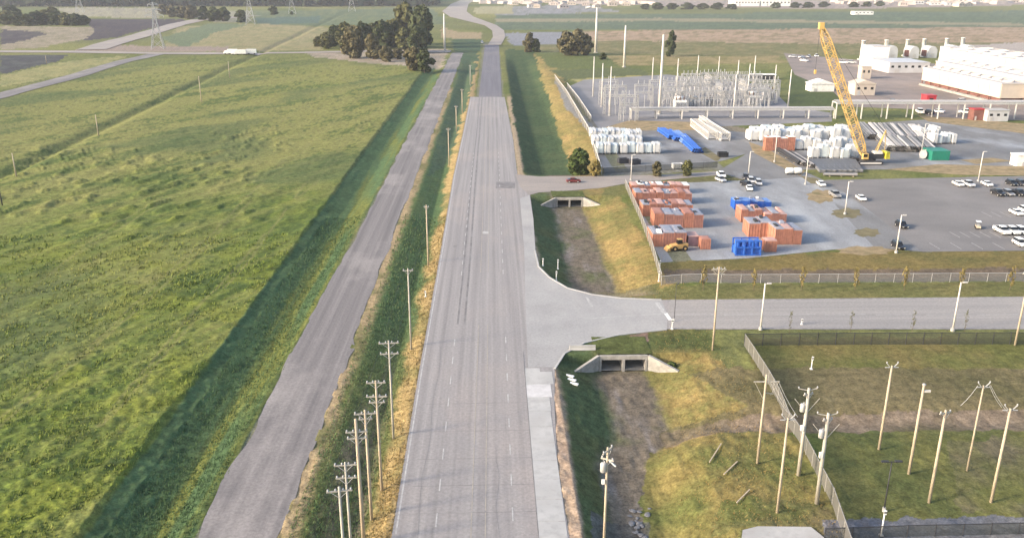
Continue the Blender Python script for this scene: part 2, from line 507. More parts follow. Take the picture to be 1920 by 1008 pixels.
# strip between side road and crate yard
region([(1240, 536), (1950, 528), (1950, 556), (1240, 562), (1130, 556), (1150, 545)], C(0.125, 0.125, 0.045), 0.5, 1, C(0.17, 0.15, 0.06))
region([(1240, 494), (1560, 472), (1950, 470), (1950, 512), (1245, 520)], C(0.175, 0.135, 0.050), 0.6, 1, C(0.115, 0.105, 0.038))
region([(1243, 506), (1950, 500), (1950, 526), (1245, 530)], C(0.115, 0.090, 0.075), 0.5, 0.85)
region([(1020, 520), (1235, 528), (1235, 552), (1080, 546)], C(0.10, 0.105, 0.04), 0.5, 0.9, C(0.22, 0.18, 0.13))
# strips round the driveway and yards
region([(1130, 356), (1172, 345), (1180, 360), (1130, 375)], C(0.135, 0.135, 0.05), 0.5)
region([(1135, 344), (1400, 327), (1400, 338), (1176, 349)], C(0.12, 0.115, 0.05), 0.5)
region([(1130, 318), (1345, 305), (1360, 318), (1240, 326), (1130, 330)], C(0.20, 0.195, 0.18), 0.4, 0.9, C(0.13, 0.125, 0.06))
region([(1110, 214), (1340, 230), (1420, 245), (1400, 250), (1105, 244)], C(0.21, 0.18, 0.13), 0.4)
region([(1000, 100), (1035, 110), (1050, 140), (1090, 215), (1120, 280), (1132, 325), (1090, 322), (1075, 270), (1030, 190), (1000, 140)], C(0.275, 0.205, 0.080), 0.4, 1, C(0.19, 0.165, 0.06))
region([(1040, 150), (1060, 165), (1085, 205), (1120, 245), (1110, 252), (1060, 200)], C(0.20, 0.20, 0.20), 0.3)
region([(1060, 140), (1160, 132), (1230, 150), (1215, 166), (1100, 166)], C(0.33, 0.29, 0.10), 0.4, 1, C(0.25, 0.24, 0.11))
region([(1030, 132), (1180, 126), (1230, 140), (1060, 150)], C(0.10, 0.115, 0.05), 0.4)
region([(1480, 140), (1560, 160), (1590, 198), (1480, 200)], C(0.070, 0.092, 0.035), 0.3)
region([(1590, 206), (1690, 208), (1730, 220), (1560, 230)], C(0.10, 0.12, 0.045), 0.3)
# far bands, east
for p, c, a_ in [
    ([(930, 28), (2000, 20), (2000, 52), (1400, 56), (930, 56)], BLUEG, C(0.11, 0.14, 0.085)),
    ([(930, 14), (1100, 8), (1160, 22), (930, 30)], C(0.22, 0.22, 0.23), C(0.16, 0.17, 0.15)),
    ([(930, 36), (1250, 34), (1920, 44), (1920, 49), (1250, 40), (930, 41)], C(0.22, 0.20, 0.13), None),
    ([(1090, 58), (2000, 50), (2000, 80), (1500, 82), (1100, 76)], C(0.32, 0.235, 0.165), C(0.19, 0.155, 0.09)),
    ([(1000, 76), (1500, 82), (2000, 80), (2000, 96), (1450, 106), (1000, 100)], C(0.135, 0.135, 0.06), C(0.20, 0.17, 0.085)),
    ([(1130, 104), (1460, 106), (1480, 118), (1160, 124)], C(0.25, 0.20, 0.10), C(0.16, 0.15, 0.06)),
    ([(1000, 98), (1130, 100), (1160, 124), (1035, 128)], C(0.105, 0.125, 0.045), None),
    ([(1760, 88), (2100, 70), (2100, 110), (1800, 108)], C(0.34, 0.30, 0.27), None),
    ([(945, 62), (1090, 60), (1090, 82), (960, 86)], C(0.21, 0.215, 0.235), None),
    ([(890, 14), (960, 10), (960, 26), (890, 28)], C(0.28, 0.26, 0.15), None),
    ([(1000, -20), (2000, -25), (2000, 8), (1550, 18), (1100, 8)], C(0.30, 0.24, 0.21), C(0.22, 0.19, 0.17)),
]:
    region(p, c, 0.5, 1, a_)
# far bands, west
for p, c, a_ in [
    ([(470, 22), (810, 14), (840, 46), (700, 50), (480, 46)], C(0.095, 0.125, 0.070), C(0.13, 0.15, 0.075)),
    ([(480, 34), (600, 30), (600, 44), (480, 46)], C(0.075, 0.115, 0.090), None),
    ([(330, 50), (480, 44), (620, 52), (600, 95), (300, 98), (320, 72)], C(0.245, 0.215, 0.115), C(0.18, 0.18, 0.085)),
    ([(300, 72), (390, 44), (470, 46), (400, 62), (345, 92)], C(0.12, 0.15, 0.085), None),
    ([(0, 48), (170, 52), (220, 60), (80, 90), (0, 94)], C(0.26, 0.22, 0.16), C(0.19, 0.17, 0.11)),
    ([(155, 36), (340, 37), (350, 44), (270, 55), (215, 70), (150, 78), (180, 58)], PLOUGH, C(0.07, 0.06, 0.06)),
    ([(0, 56), (80, 60), (85, 66), (45, 76), (0, 84)], PLOUGH, C(0.08, 0.075, 0.07)),
    ([(0, 104), (125, 105), (108, 118), (0, 142)], C(0.05, 0.05, 0.058), C(0.075, 0.08, 0.075)),
    ([(0, 145), (110, 120), (180, 110), (250, 104), (150, 138), (0, 165)], C(0.26, 0.24, 0.105), C(0.17, 0.18, 0.075)),
    ([(200, 85), (430, 88), (430, 96), (120, 98)], C(0.25, 0.20, 0.165), None),
    ([(100, 14), (300, 14), (300, 34), (140, 32)], C(0.27, 0.25, 0.17), C(0.20, 0.19, 0.15)),
    ([(330, 24), (470, 20), (470, 42), (400, 42)], C(0.21, 0.205, 0.145), None),
    ([(570, 98), (840, 92), (830, 128), (700, 120), (590, 108)], C(0.30, 0.25, 0.20), C(0.21, 0.19, 0.13)),
    ([(826, 50), (860, 60), (905, 62), (900, 74), (830, 72)], C(0.27, 0.215, 0.13), None),
    ([(845, 74), (904, 74), (880, 180), (840, 300), (800, 330), (845, 180), (862, 120)], C(0.060, 0.095, 0.055), C(0.080, 0.11, 0.055)),
    ([(950, 92), (1000, 96), (1075, 320), (985, 322), (960, 200)], C(0.050, 0.080, 0.036), C(0.070, 0.095, 0.042)),
]:
    region(p, c, 0.5, 1, a_)
region([(1092, 302), (1128, 296), (1132, 326), (1092, 324)], C(0.2, 0.16, 0.06), 0.3)

col = np.clip(col * (0.80 + 0.40 * n_fine[:, None]), 0.01, 0.6)
soil = inpoly(x, y, PAVED['main_road']) | inpoly(x, y, PAVED['parking_lot'])
col[paved] = col[paved] * 0.5 + np.array([0.10, 0.095, 0.085])

# tufted relief of the standing grass
fieldmask = ((x < -46) & (y < 900)).astype(float)
vergem = ((x > -46) & (x < 45) & (y < 420)).astype(float)
gap = (y + 21) ** 2 / 110000.0 * 2.1                      # depth step of the sheet, to keep relief coarser than its mesh
def octave(fx, fy, f, seed):
    return (vnoise(fx, fy, seed) - 0.5) * np.clip(1.6 - f * gap * 2.2, 0, 1)
rel = 0.42 * octave(wx * 0.10, wy * 0.30, 0.2, 12) * (1 + 0.6 * sstep(y, 150, 400))
rel += 0.30 * octave(wx * 0.35, wy * 0.8, 0.6, 13)
rel += 0.34 * octave(x * 1.0, y * 1.0, 1.0, 14)
rel += 0.26 * octave(x * 2.1, y * 2.1, 2.1, 15)
clod = np.clip(vnoise(wx * 0.22, wy * 0.5, 16) - 0.62, 0, 1) * 2.4 * sstep(y, 150, 230) * (1 - sstep(y, 330, 430)) * np.clip((fbm(x * 0.02, y * 0.02, 61, 3) - 0.42) * 5, 0, 1)
relief = fieldmask * (rel + clod)
vg = 0.22 * octave(x * 1.0, y * 0.5, 0.8, 17) + 0.16 * octave(x * 2.3, y * 1.8, 2.0, 18)
relief += vergem * vg
relief += (1 - np.clip(fieldmask + vergem, 0, 1)) * vg * 0.5 * (y < 420)
relief[on_path] = 0
z = np.where(paved, z - 0.06, z + relief)

nr, ncl = shp
me = bpy.data.meshes.new("ground")
me.vertices.add(nr * ncl)
me.vertices.foreach_set("co", np.column_stack([x, y, z]).astype(np.float32).ravel())
ii = np.arange(nr * ncl).reshape(nr, ncl)
q = np.stack([ii[:-1, :-1], ii[:-1, 1:], ii[1:, 1:], ii[1:, :-1]], -1).reshape(-1, 4)
# the two culvert barrels run under the fill: open the sheet there, a grass cover slab closes it
xr, yr = x[q].mean(1), y[q].mean(1)
hole = np.zeros(len(q), bool)
for yc_ in (Y_CUL1, Y_CUL2):
    hole |= (xr > 18.0) & (xr < 27.2) & (yr > yc_ + 0.15) & (yr < yc_ + 7.6)
q = q[~hole]
nq = len(q)
me.loops.add(nq * 4)
me.polygons.add(nq)
me.loops.foreach_set("vertex_index", q.astype(np.int32).ravel())
me.polygons.foreach_set("loop_start", (np.arange(nq) * 4).astype(np.int32))
me.polygons.foreach_set("use_smooth", np.ones(nq, bool))
me.update(calc_edges=True)
at = me.attributes.new("cover", 'FLOAT_COLOR', 'POINT')
at.data.foreach_set("color", np.column_stack([col, np.ones(len(x))]).astype(np.float32).ravel())

def ground_mat():
    m = bpy.data.materials.new("grass_and_soil")
    m.use_nodes = True
    nt = m.node_tree; N = nt.nodes; L = nt.links
    b = N["Principled BSDF"]
    b.inputs["Roughness"].default_value = 0.95
    b.inputs["Specular IOR Level"].default_value = 0.1
    a_ = N.new("ShaderNodeAttribute"); a_.attribute_name = "cover"
    g = N.new("ShaderNodeNewGeometry")
    def noise(scale, det=5):
        n = N.new("ShaderNodeTexNoise")
        n.inputs["Scale"].default_value = scale; n.inputs["Detail"].default_value = det
        n.inputs["Roughness"].default_value = 0.7
        L.new(g.outputs["Position"], n.inputs[0])
        r = N.new("ShaderNodeMapRange")
        r.inputs[1].default_value = 0.3; r.inputs[2].default_value = 0.7
        r.inputs[3].default_value = 0.62; r.inputs[4].default_value = 1.38
        L.new(n.outputs[0], r.inputs[0])
        return n, r
    n1, r1 = noise(0.8); n2, r2 = noise(3.0, 4)
    mm = N.new("ShaderNodeMath"); mm.operation = 'MULTIPLY'
    L.new(r1.outputs[0], mm.inputs[0]); L.new(r2.outputs[0], mm.inputs[1])
    mx = N.new("ShaderNodeMix"); mx.data_type = 'RGBA'; mx.blend_type = 'MULTIPLY'
    mx.inputs[0].default_value = 1.0
    L.new(a_.outputs["Color"], mx.inputs[6]); L.new(mm.outputs[0], mx.inputs[7])
    L.new(mx.outputs[2], b.inputs["Base Color"])
    bp = N.new("ShaderNodeBump"); bp.inputs["Strength"].default_value = 0.5; bp.inputs["Distance"].default_value = 0.25
    L.new(n1.outputs[0], bp.inputs["Height"]); L.new(bp.outputs[0], b.inputs["Normal"])
    return m
me.materials.append(ground_mat())
tag(link("ground", me), kind="structure")
for yc_ in (Y_CUL1, Y_CUL2):
    cv = MB()
    nx_, ny_ = 24, 20
    vs = [(17.7 + 9.8 * i / nx_, yc_ + 0.45 + 7.6 * j / ny_, 0.03 + 0.12 * float(vnoise(np.array([i * 0.9]), np.array([j * 0.9]), 9)[0])) for j in range(ny_ + 1) for i in range(nx_ + 1)]
    cv.add(vs, [(j * (nx_ + 1) + i, j * (nx_ + 1) + i + 1, (j + 1) * (nx_ + 1) + i + 1, (j + 1) * (nx_ + 1) + i) for j in range(ny_) for i in range(nx_)])
    cm_ = cv.mesh("grass_verge", bpy.data.materials["grass_and_soil"], True)
    at = cm_.attributes.new("cover", 'FLOAT_COLOR', 'POINT')
    va = np.array(vs); nn = vnoise(va[:, 0] * 0.5, va[:, 1] * 0.5, 3)[:, None]
    cc = np.array([0.085, 0.10, 0.033]) * (0.7 + 0.6 * nn)
    at.data.foreach_set("color", np.column_stack([cc, np.ones(len(vs))]).astype(np.float32).ravel())
    tag(link("grass_verge", cm_), kind="structure")
del GX, GY

# ------------------------------------------------------------------ paved sheets
from mathutils.geometry import tessellate_polygon
def sheet(name, pts, zz, mat, dz=None):
    m = bpy.data.meshes.new(name)
    vs = [(p[0], p[1], zz) for p in pts]
    tri = tessellate_polygon([[Vector(v) for v in vs]])
    m.from_pydata(vs, [], [tuple(t) for t in tri])
    m.materials.append(mat)
    m.update()
    for p in m.polygons:
        if p.normal.z < 0:
            p.flip()
    return tag(link(name, m), kind="structure")

def ribbon(name, rows, zz, mat):
    mb = MB()
    vs = []
    for (xl, xr, yy) in rows:
        vs += [(xl, yy, zz), (xr, yy, zz)]
    mb.add(vs, [(2 * i, 2 * i + 1, 2 * i + 3, 2 * i + 2) for i in range(len(rows) - 1)])
    return mb.mesh(name, mat)

def road_mat(name, base, streak, patch, seedshift=0.0, sx=0.9, sy=0.012, patchy=0.05, fine=0.12, wheel=0.0):
    m = bpy.data.materials.new(name)
    m.use_nodes = True
    nt = m.node_tree; N = nt.nodes; L = nt.links
    b = N["Principled BSDF"]; b.inputs["Roughness"].default_value = 0.85; b.inputs["Specular IOR Level"].default_value = 0.25
    g = N.new("ShaderNodeNewGeometry")
    def nz(scl, s, d=5, lo=0.35, hi=0.65):
        mp = N.new("ShaderNodeMapping"); mp.inputs["Scale"].default_value = scl; mp.inputs["Location"].default_value = (seedshift, 0, 0)
        L.new(g.outputs["Position"], mp.inputs[0])
        n = N.new("ShaderNodeTexNoise"); n.inputs["Scale"].default_value = s; n.inputs["Detail"].default_value = d; n.inputs["Roughness"].default_value = 0.65
        L.new(mp.outputs[0], n.inputs[0])
        r = N.new("ShaderNodeMapRange"); r.inputs[1].default_value = lo; r.inputs[2].default_value = hi
        L.new(n.outputs[0], r.inputs[0])
        return r.outputs[0]
    def mix(f, a, c):
        mx = N.new("ShaderNodeMix"); mx.data_type = 'RGBA'
        L.new(f, mx.inputs[0])
        if isinstance(a, tuple): mx.inputs[6].default_value = (*a, 1)
        else: L.new(a, mx.inputs[6])
        mx.inputs[7].default_value = (*c, 1)
        return mx.outputs[2]
    c1 = mix(nz((sx, sy, 1), 1.0), base, streak)
    c2 = mix(nz((1, 0.5, 1), patchy, 6, 0.5, 0.72), c1, patch)
    if wheel:
        sx_ = N.new("ShaderNodeSeparateXYZ"); L.new(g.outputs["Position"], sx_.inputs[0])
        m1 = N.new("ShaderNodeMath"); m1.operation = 'MULTIPLY'; m1.inputs[1].default_value = 2 * math.pi / 1.87
        L.new(sx_.outputs[0], m1.inputs[0])
        m2 = N.new("ShaderNodeMath"); m2.operation = 'COSINE'; L.new(m1.outputs[0], m2.inputs[0])
        m3 = N.new("ShaderNodeMath"); m3.operation = 'MULTIPLY'; L.new(m2.outputs[0], m3.inputs[0])
        L.new(nz((0.3, 0.02, 1), 1.0), m3.inputs[1])
        m4 = N.new("ShaderNodeMath"); m4.operation = 'MULTIPLY_ADD'; m4.inputs[1].default_value = wheel; m4.inputs[2].default_value = 0.0
        L.new(m3.outputs[0], m4.inputs[0])
        m4.use_clamp = True
        c2 = mix(m4.outputs[0], c2, tuple(v * 0.6 for v in streak))
    f = nz((1, 1, 1), 2.2, 6)
    r = N.new("ShaderNodeMapRange"); r.inputs[3].default_value = 1 - fine; r.inputs[4].default_value = 1 + fine
    L.new(f, r.inputs[0])
    mm = N.new("ShaderNodeMix"); mm.data_type = 'RGBA'; mm.blend_type = 'MULTIPLY'; mm.inputs[0].default_value = 1
    L.new(c2, mm.inputs[6]); L.new(r.outputs[0], mm.inputs[7])
    L.new(mm.outputs[2], b.inputs["Base Color"])
    return m

M['road'] = road_mat("worn_pavement", (0.315, 0.298, 0.292), (0.235, 0.222, 0.222), (0.345, 0.303, 0.282), 0.0, 0.75, 0.008, 0.03, 0.12, 0.35)
M['far_asphalt'] = road_mat("blue_asphalt", (0.17, 0.165, 0.185), (0.135, 0.13, 0.15), (0.20, 0.19, 0.195), 4.0, 0.5, 0.01, 0.02)
M['gravel'] = road_mat("compacted_gravel", (0.225, 0.208, 0.205), (0.145, 0.135, 0.136), (0.31, 0.285, 0.272), 9.0, 0.7, 0.007, 0.06, 0.16)
M['yard_gravel'] = road_mat("blue_grey_gravel", (0.200, 0.200, 0.202), (0.150, 0.148, 0.148), (0.33, 0.345, 0.365), 3.0, 0.10, 0.04, 0.045, 0.16)
M['lot'] = road_mat("grey_parking_asphalt", (0.210, 0.198, 0.192), (0.165, 0.157, 0.154), (0.25, 0.238, 0.232), 6.0, 0.03, 0.06, 0.02, 0.1)
M['apron'] = road_mat("pinkish_apron", (0.265, 0.215, 0.19), (0.17, 0.148, 0.138), (0.33, 0.27, 0.235), 2.0, 0.05, 0.04, 0.02, 0.2)
M['drive'] = road_mat("pale_driveway", (0.31, 0.275, 0.25), (0.255, 0.23, 0.215), (0.36, 0.31, 0.265), 1.0, 0.05, 0.3, 0.05, 0.12)
M['subst'] = road_mat("substation_gravel", (0.235, 0.228, 0.235), (0.19, 0.185, 0.19), (0.29, 0.28, 0.285), 7.0, 0.05, 0.05, 0.03, 0.12)

main_road = sheet("road", PAVED['main_road'], 0.030, M['road'])
sheet("driveway", PAVED['driveway'], 0.038, M['drive'])
sheet("concrete_pad", PAVED['concrete_pad'], 0.25, M['concrete'])
sheet("storage_pad", PAVED['storage_pad'], 0.022, M['yard_gravel'])
sheet("crate_yard", PAVED['crate_yard'], 0.026, road_mat("pale_blue_gravel", (0.28, 0.29, 0.305), (0.215, 0.22, 0.228), (0.38, 0.395, 0.415), 8.0, 0.16, 0.05, 0.06, 0.16))
sheet("yard_road", PAVED['yard_road'], 0.030, M['yard_gravel'])
lot = sheet("parking_lot", PAVED['parking_lot'], 0.034, M['lot'])
sheet("laydown_yard", PAVED['laydown_yard'], 0.018, M['yard_gravel'])
sheet("substation_pad", PAVED['substation_pad'], 0.022, M['subst'])
sheet("plant_apron", PAVED['plant_apron'], 0.022, M['apron'])

rows = []
for k in range(0, 380):
    yy = 55 + k * 1.9
    e1 = float(fbm(np.array([yy * 0.11]), np.array([2.0]), 50, 3)[0] - 0.5) * 2.0
    e2 = float(fbm(np.array([yy * 0.13]), np.array([9.0]), 51, 3)[0] - 0.5) * 1.8
    rows.append((-35.2 + e1, -25.4 + e2, yy))
tag(link("gravel_road", ribbon("gravel_road", rows, 0.02, M['gravel'])), kind="structure")

# far road: straight asphalt, then the bend towards the town
yA, yB = G(915, 182)[1], G(927, 84)[1]
rows = [(-7.6 + 0.6 * t, 5.2 + 1.6 * t, yA + (yB - yA) * t) for t in [i / 10 for i in range(11)]]
tag(link("road", ribbon("road_far", rows, 0.024, M['far_asphalt'])), kind="structure")
def path_ribbon(name, pts, w, zz, mat):
    P0 = [Vector((*G(a, b), 0)) for a, b in pts]
    P = []; W0 = list(w) if isinstance(w, (list, tuple)) else [w] * len(pts); w = []
    for i in range(len(P0) - 1):
        for k in range(12):
            P.append(P0[i].lerp(P0[i + 1], k / 12)); w.append(W0[i] + (W0[i + 1] - W0[i]) * k / 12)
    P.append(P0[-1]); w.append(W0[-1])
    mb = MB(); vs = []
    for i, p in enumerate(P):
        d = (P[min(i + 1, len(P) - 1)] - P[max(i - 1, 0)]).normalized()
        nrm = Vector((d.y, -d.x, 0))
        ww = w[i] if isinstance(w, (list, tuple)) else w
        for s in (-0.5, 0.5):
            q_ = p + nrm * ww * s
            vs.append((q_.x, q_.y, zz + TZ(q_.x, q_.y)))
    mb.add(vs, [(2 * i, 2 * i + 1, 2 * i + 3, 2 * i + 2) for i in range(len(P) - 1)])
    m = mb.mesh(name, mat)
    for p in m.polygons:
        if p.normal.z < 0:
            p.flip()
    return tag(link(name, m), kind="structure")
for nm, mt_, zz_ in (("road", 'drive', 0.35), ("highway", 'drive', 0.30), ("farm_road", 'gravel', 0.22), ("farm_track", 'drive', 0.40)):
    path_ribbon(nm, PATHS[nm][0], PATHS[nm][1], zz_, M[mt_])
# pale concrete mouth of the junction and grass islands of the yards
M['apron_c'] = road_mat("junction_concrete", (0.345, 0.340, 0.335), (0.295, 0.288, 0.285), (0.39, 0.375, 0.36), 5.0, 0.12, 0.10, 0.05, 0.1)
sheet("junction_apron", GP((990, 688), (985, 560), (983, 470), (975, 372), (993, 366), (1000, 410), (1004, 470), (1010, 500), (1030, 520), (1064, 540), (1110, 552), (1165, 559), (1240, 562), (1252, 590), (1250, 617), (1160, 627), (1095, 642), (1058, 662), (1040, 688)), 0.036, M['apron_c'])
M['dry_soil'] = material("dry_grass_island", (0.27, 0.205, 0.115), 0.95, var=0.35, scale=0.35, wear=(0.14, 0.125, 0.055), wscale=0.2, coords="World")
M['green_isl'] = material("green_grass_island", (0.17, 0.145, 0.08), 0.95, var=0.3, scale=0.35, wear=(0.12, 0.112, 0.055), wscale=0.2, coords="World")
def blob(cx, cy, rx, ry, k=26):
    return GP(*[(cx + rx * math.cos(2 * math.pi * i / k) * (1 + 0.16 * math.sin(2.3 * i + cx)), cy + ry * math.sin(2 * math.pi * i / k) * (1 + 0.20 * math.cos(1.7 * i + cx))) for i in range(k)])
sheet("side_road", GP((1254, 564.5), (1500, 562.5), (1920, 558.5), (2100, 557.5), (2100, 614.5), (1920, 614.5), (1500, 614.5), (1254, 614.5)), 0.034, road_mat("side_road_asphalt", (0.310, 0.293, 0.280), (0.255, 0.242, 0.235), (0.34, 0.31, 0.285), 2.5, 0.010, 0.6, 0.03))
for pl, mt_ in [(blob(1540, 368, 26, 12), 'dry_soil'), (blob(1588, 400, 28, 9), 'green_isl'), (blob(1626, 436, 24, 8), 'green_isl'), (blob(1622, 470, 50, 8), 'dry_soil'),
                (GP((1308, 284), (1322, 276), (1352, 296), (1344, 304)), 'green_isl'), (GP((1404, 266), (1432, 276), (1462, 292), (1510, 322), (1500, 330), (1450, 306), (1412, 286)), 'dry_soil'),
                (GP((1500, 330), (1530, 334), (1552, 346), (1520, 344)), 'green_isl'), (GP((1660, 318), (1760, 308), (1900, 312), (2000, 306), (2000, 330), (1800, 328)), 'dry_soil'),
                (GP((1800, 300), (1860, 296), (1900, 302), (1830, 308)), 'dry_soil'), (GP((1720, 216), (1920, 232), (1990, 240), (1990, 262), (1900, 248), (1740, 228)), 'dry_soil'),
                (GP((1180, 226), (1340, 230), (1330, 244), (1110, 246)), 'dry_soil')]:
    tag(sheet("grass_island", pl, 0.05, M[mt_]), kind="structure")

# ---- concrete shoulder: separate slabs east of the lanes
ys0, ys1 = 60.0, G(990, 690)[1]
yy = ys0; slab_i = 0
sh = tag(link("concrete_shoulder", sheet("sh", [(5.1, 60), (7.6, 60), (7.6, ys1), (5.1, ys1)], 0.033, M['concrete']).data), kind="structure")
bpy.data.objects.remove([o for o in COL.objects if o.name == "sh"][0])
slab_m = MB().box((0, 0, 0), (3.3, 4.5, 0.02)).mesh("slab", M['concrete'])
slab_m2 = MB().box((0, 0, 0), (3.3, 4.5, 0.02)).mesh("slab", material("fresh_concrete", (0.50, 0.49, 0.49), 0.9, var=0.15, scale=0.6, coords="World"))
while yy + 2.0 < ys1:
    xr_ = 8.45 + 1.5 * float(sstep(np.array([yy]), 112, ys1)[0])
    sl = link("slab", slab_m if rnd.random() < 0.65 else slab_m2, sh, ((5.1 + xr_) / 2, yy + 2.3, 0.045))
    sl.scale.x = (xr_ - 5.1) / 3.3
    yy += 4.6
# ---- painted markings and joints, children of the road
def mark(name, xa, ya, xb, yb, w, mat, zz=0.042):
    d = Vector((xb - xa, yb - ya, 0)).normalized(); n = Vector((d.y, -d.x, 0)) * (w / 2)
    vs = [(xa - n.x, ya - n.y, zz), (xa + n.x, ya + n.y, zz), (xb + n.x, yb + n.y, zz), (xb - n.x, yb - n.y, zz)]
    mb = MB().add(vs, [(0, 1, 2, 3)])
    m = mb.mesh(name, mat)
    if m.polygons[0].normal.z < 0:
        m.polygons[0].flip()
    return link(name, m, main_road)
for k in range(34):
    y0 = 64 + k * 7.6
    if 140 < y0 < 172 or y0 > 330:
        continue
    mark("lane_dash", -7.15, y0, -7.15, y0 + 2.8, 0.17, M['road_paint'])
    mark("lane_dash", 2.1, y0 + 1, 2.1, y0 + 3.8, 0.17, M['road_paint'])
for k in range(14):
    a0, b0 = 60 + k * 30, 60 + k * 30 + 29.6
    if not (120 < a0 < 170):
        mark("centre_line", -2.9, a0, -2.9, b0, 0.16, M['yellow_paint'])
        mark("centre_line", -1.2, a0, -1.2, b0, 0.16, M['yellow_paint'])
M['tar'] = material("tar_seal", (0.185, 0.175, 0.175), 0.8, var=0.3, scale=0.4, wear=(0.25, 0.24, 0.24), wscale=0.15, coords="World")
for xs in (-6.9, -5.6):
    for k in range(12):
        mark("seam", xs + 0.1 * math.sin(k), 150 + k * 28, xs + 0.1 * math.sin(k + 1), 178 + k * 28, 0.38, M['tar'], 0.036)
for yj in (76.5, 83.0, 89.5, 95.5, 102.0, 109.5, 118):
    mark("joint", -10.6, yj, 5.0, yj + 0.2, 0.09, M['tar'], 0.037)
mark("joint", 5.05, 60, 5.05, 137, 0.12, M['tar'], 0.058)
el = [G(735, 1000), G(757, 868), G(785, 700), G(805, 590), G(828, 460), G(850, 330), G(868, 250), G(882, 186)]
for (a, b) in zip(el[:-1], el[1:]):
    mark("edge_line", a[0] + 0.45, a[1], b[0] + 0.45, b[1], 0.20, M['road_paint'])
a, b = G(1237, 566), G(1266, 606)
mark("stop_bar", a[0], a[1] - 6.0, b[0] - 0.6, b[1] + 1.6, 0.75, M['white_paint'])
mark("stop_bar", G(1232, 567)[0], G(1240, 567)[1], G(1246, 588)[0], G(1240, 588)[1], 0.9, M['road_paint'], 0.044)
mark("edge_line", *G(1100, 557), *G(1110, 575), 0.5, M['road_paint'])
mark("edge_line", *G(1090, 598), *G(1240, 588), 0.2, M['road_paint'])
for k in range(7):
    a = G(1262 + k * 95, 590)
    mark("centre_line", a[0], a[1], a[0] + 8, a[1], 0.15, M['road_paint'])

M['crack'] = material("crack_sealer", (0.21, 0.20, 0.20), 0.8, var=0.2, scale=0.5, coords="World")
for (xa_, ya_, xb_, yb_, w_) in [G(930, 347) + G(966, 347) + (9.0,), G(905, 436) + G(916, 436) + (2.2,), G(850, 462) + G(857, 462) + (1.5,)]:
    mark("patch", xa_, ya_, xb_, yb_, w_, M['tar'] if w_ != 2.2 else M['road_paint'], 0.041)
for k, (xs, y0, y1) in enumerate([(-9.4, 80, 140), (0.3, 70, 105), (-8.6, 190, 300), (1.2, 180, 290)]):
    for i in range(10):
        a_, b_ = y0 + (y1 - y0) * i / 10, y0 + (y1 - y0) * (i + 1) / 10
        mark("crack_seal", xs + 0.25 * math.sin(i * 1.7 + k), a_, xs + 0.25 * math.sin((i + 1) * 1.7 + k), b_, 0.055, M['crack'], 0.0405)
def stall(px, py, L_):
    gx_, gy_ = G(px, py)
    m_ = MB().box((0, 0, 0), (0.14, L_, 0.004)).mesh("stall_line", M['road_paint'])
    link("stall_line", m_, lot, (gx_, gy_, 0.040))
for row_py, xs0, xs1, st in ((440, 1790, 1960, 19), (461, 1752, 1960, 40), (402, 1850, 1960, 17.6)):
    q_x = xs0
    while q_x < xs1:
        stall(q_x, row_py, 5.2); q_x += st
# kerbs round the two corner radii of the side road
def kerb(pts, label, grp="concrete kerbs of the side road corners"):
    P = GP(*pts)
    mb = MB()
    for a, b in zip(P[:-1], P[1:]):
        mb.beam((a[0], a[1], 0.06), (b[0], b[1], 0.06), 0.35, 0.16)
    o = link("kerb", mb.mesh("kerb", M['concrete']))
    return tag(o, kind="structure")
kerb([(1003, 470), (1010, 500), (1030, 520), (1064, 540), (1110, 552), (1165, 559), (1240, 562)], "")
kerb([(1250, 618), (1160, 628), (1095, 643), (1058, 663), (1040, 691)], "")

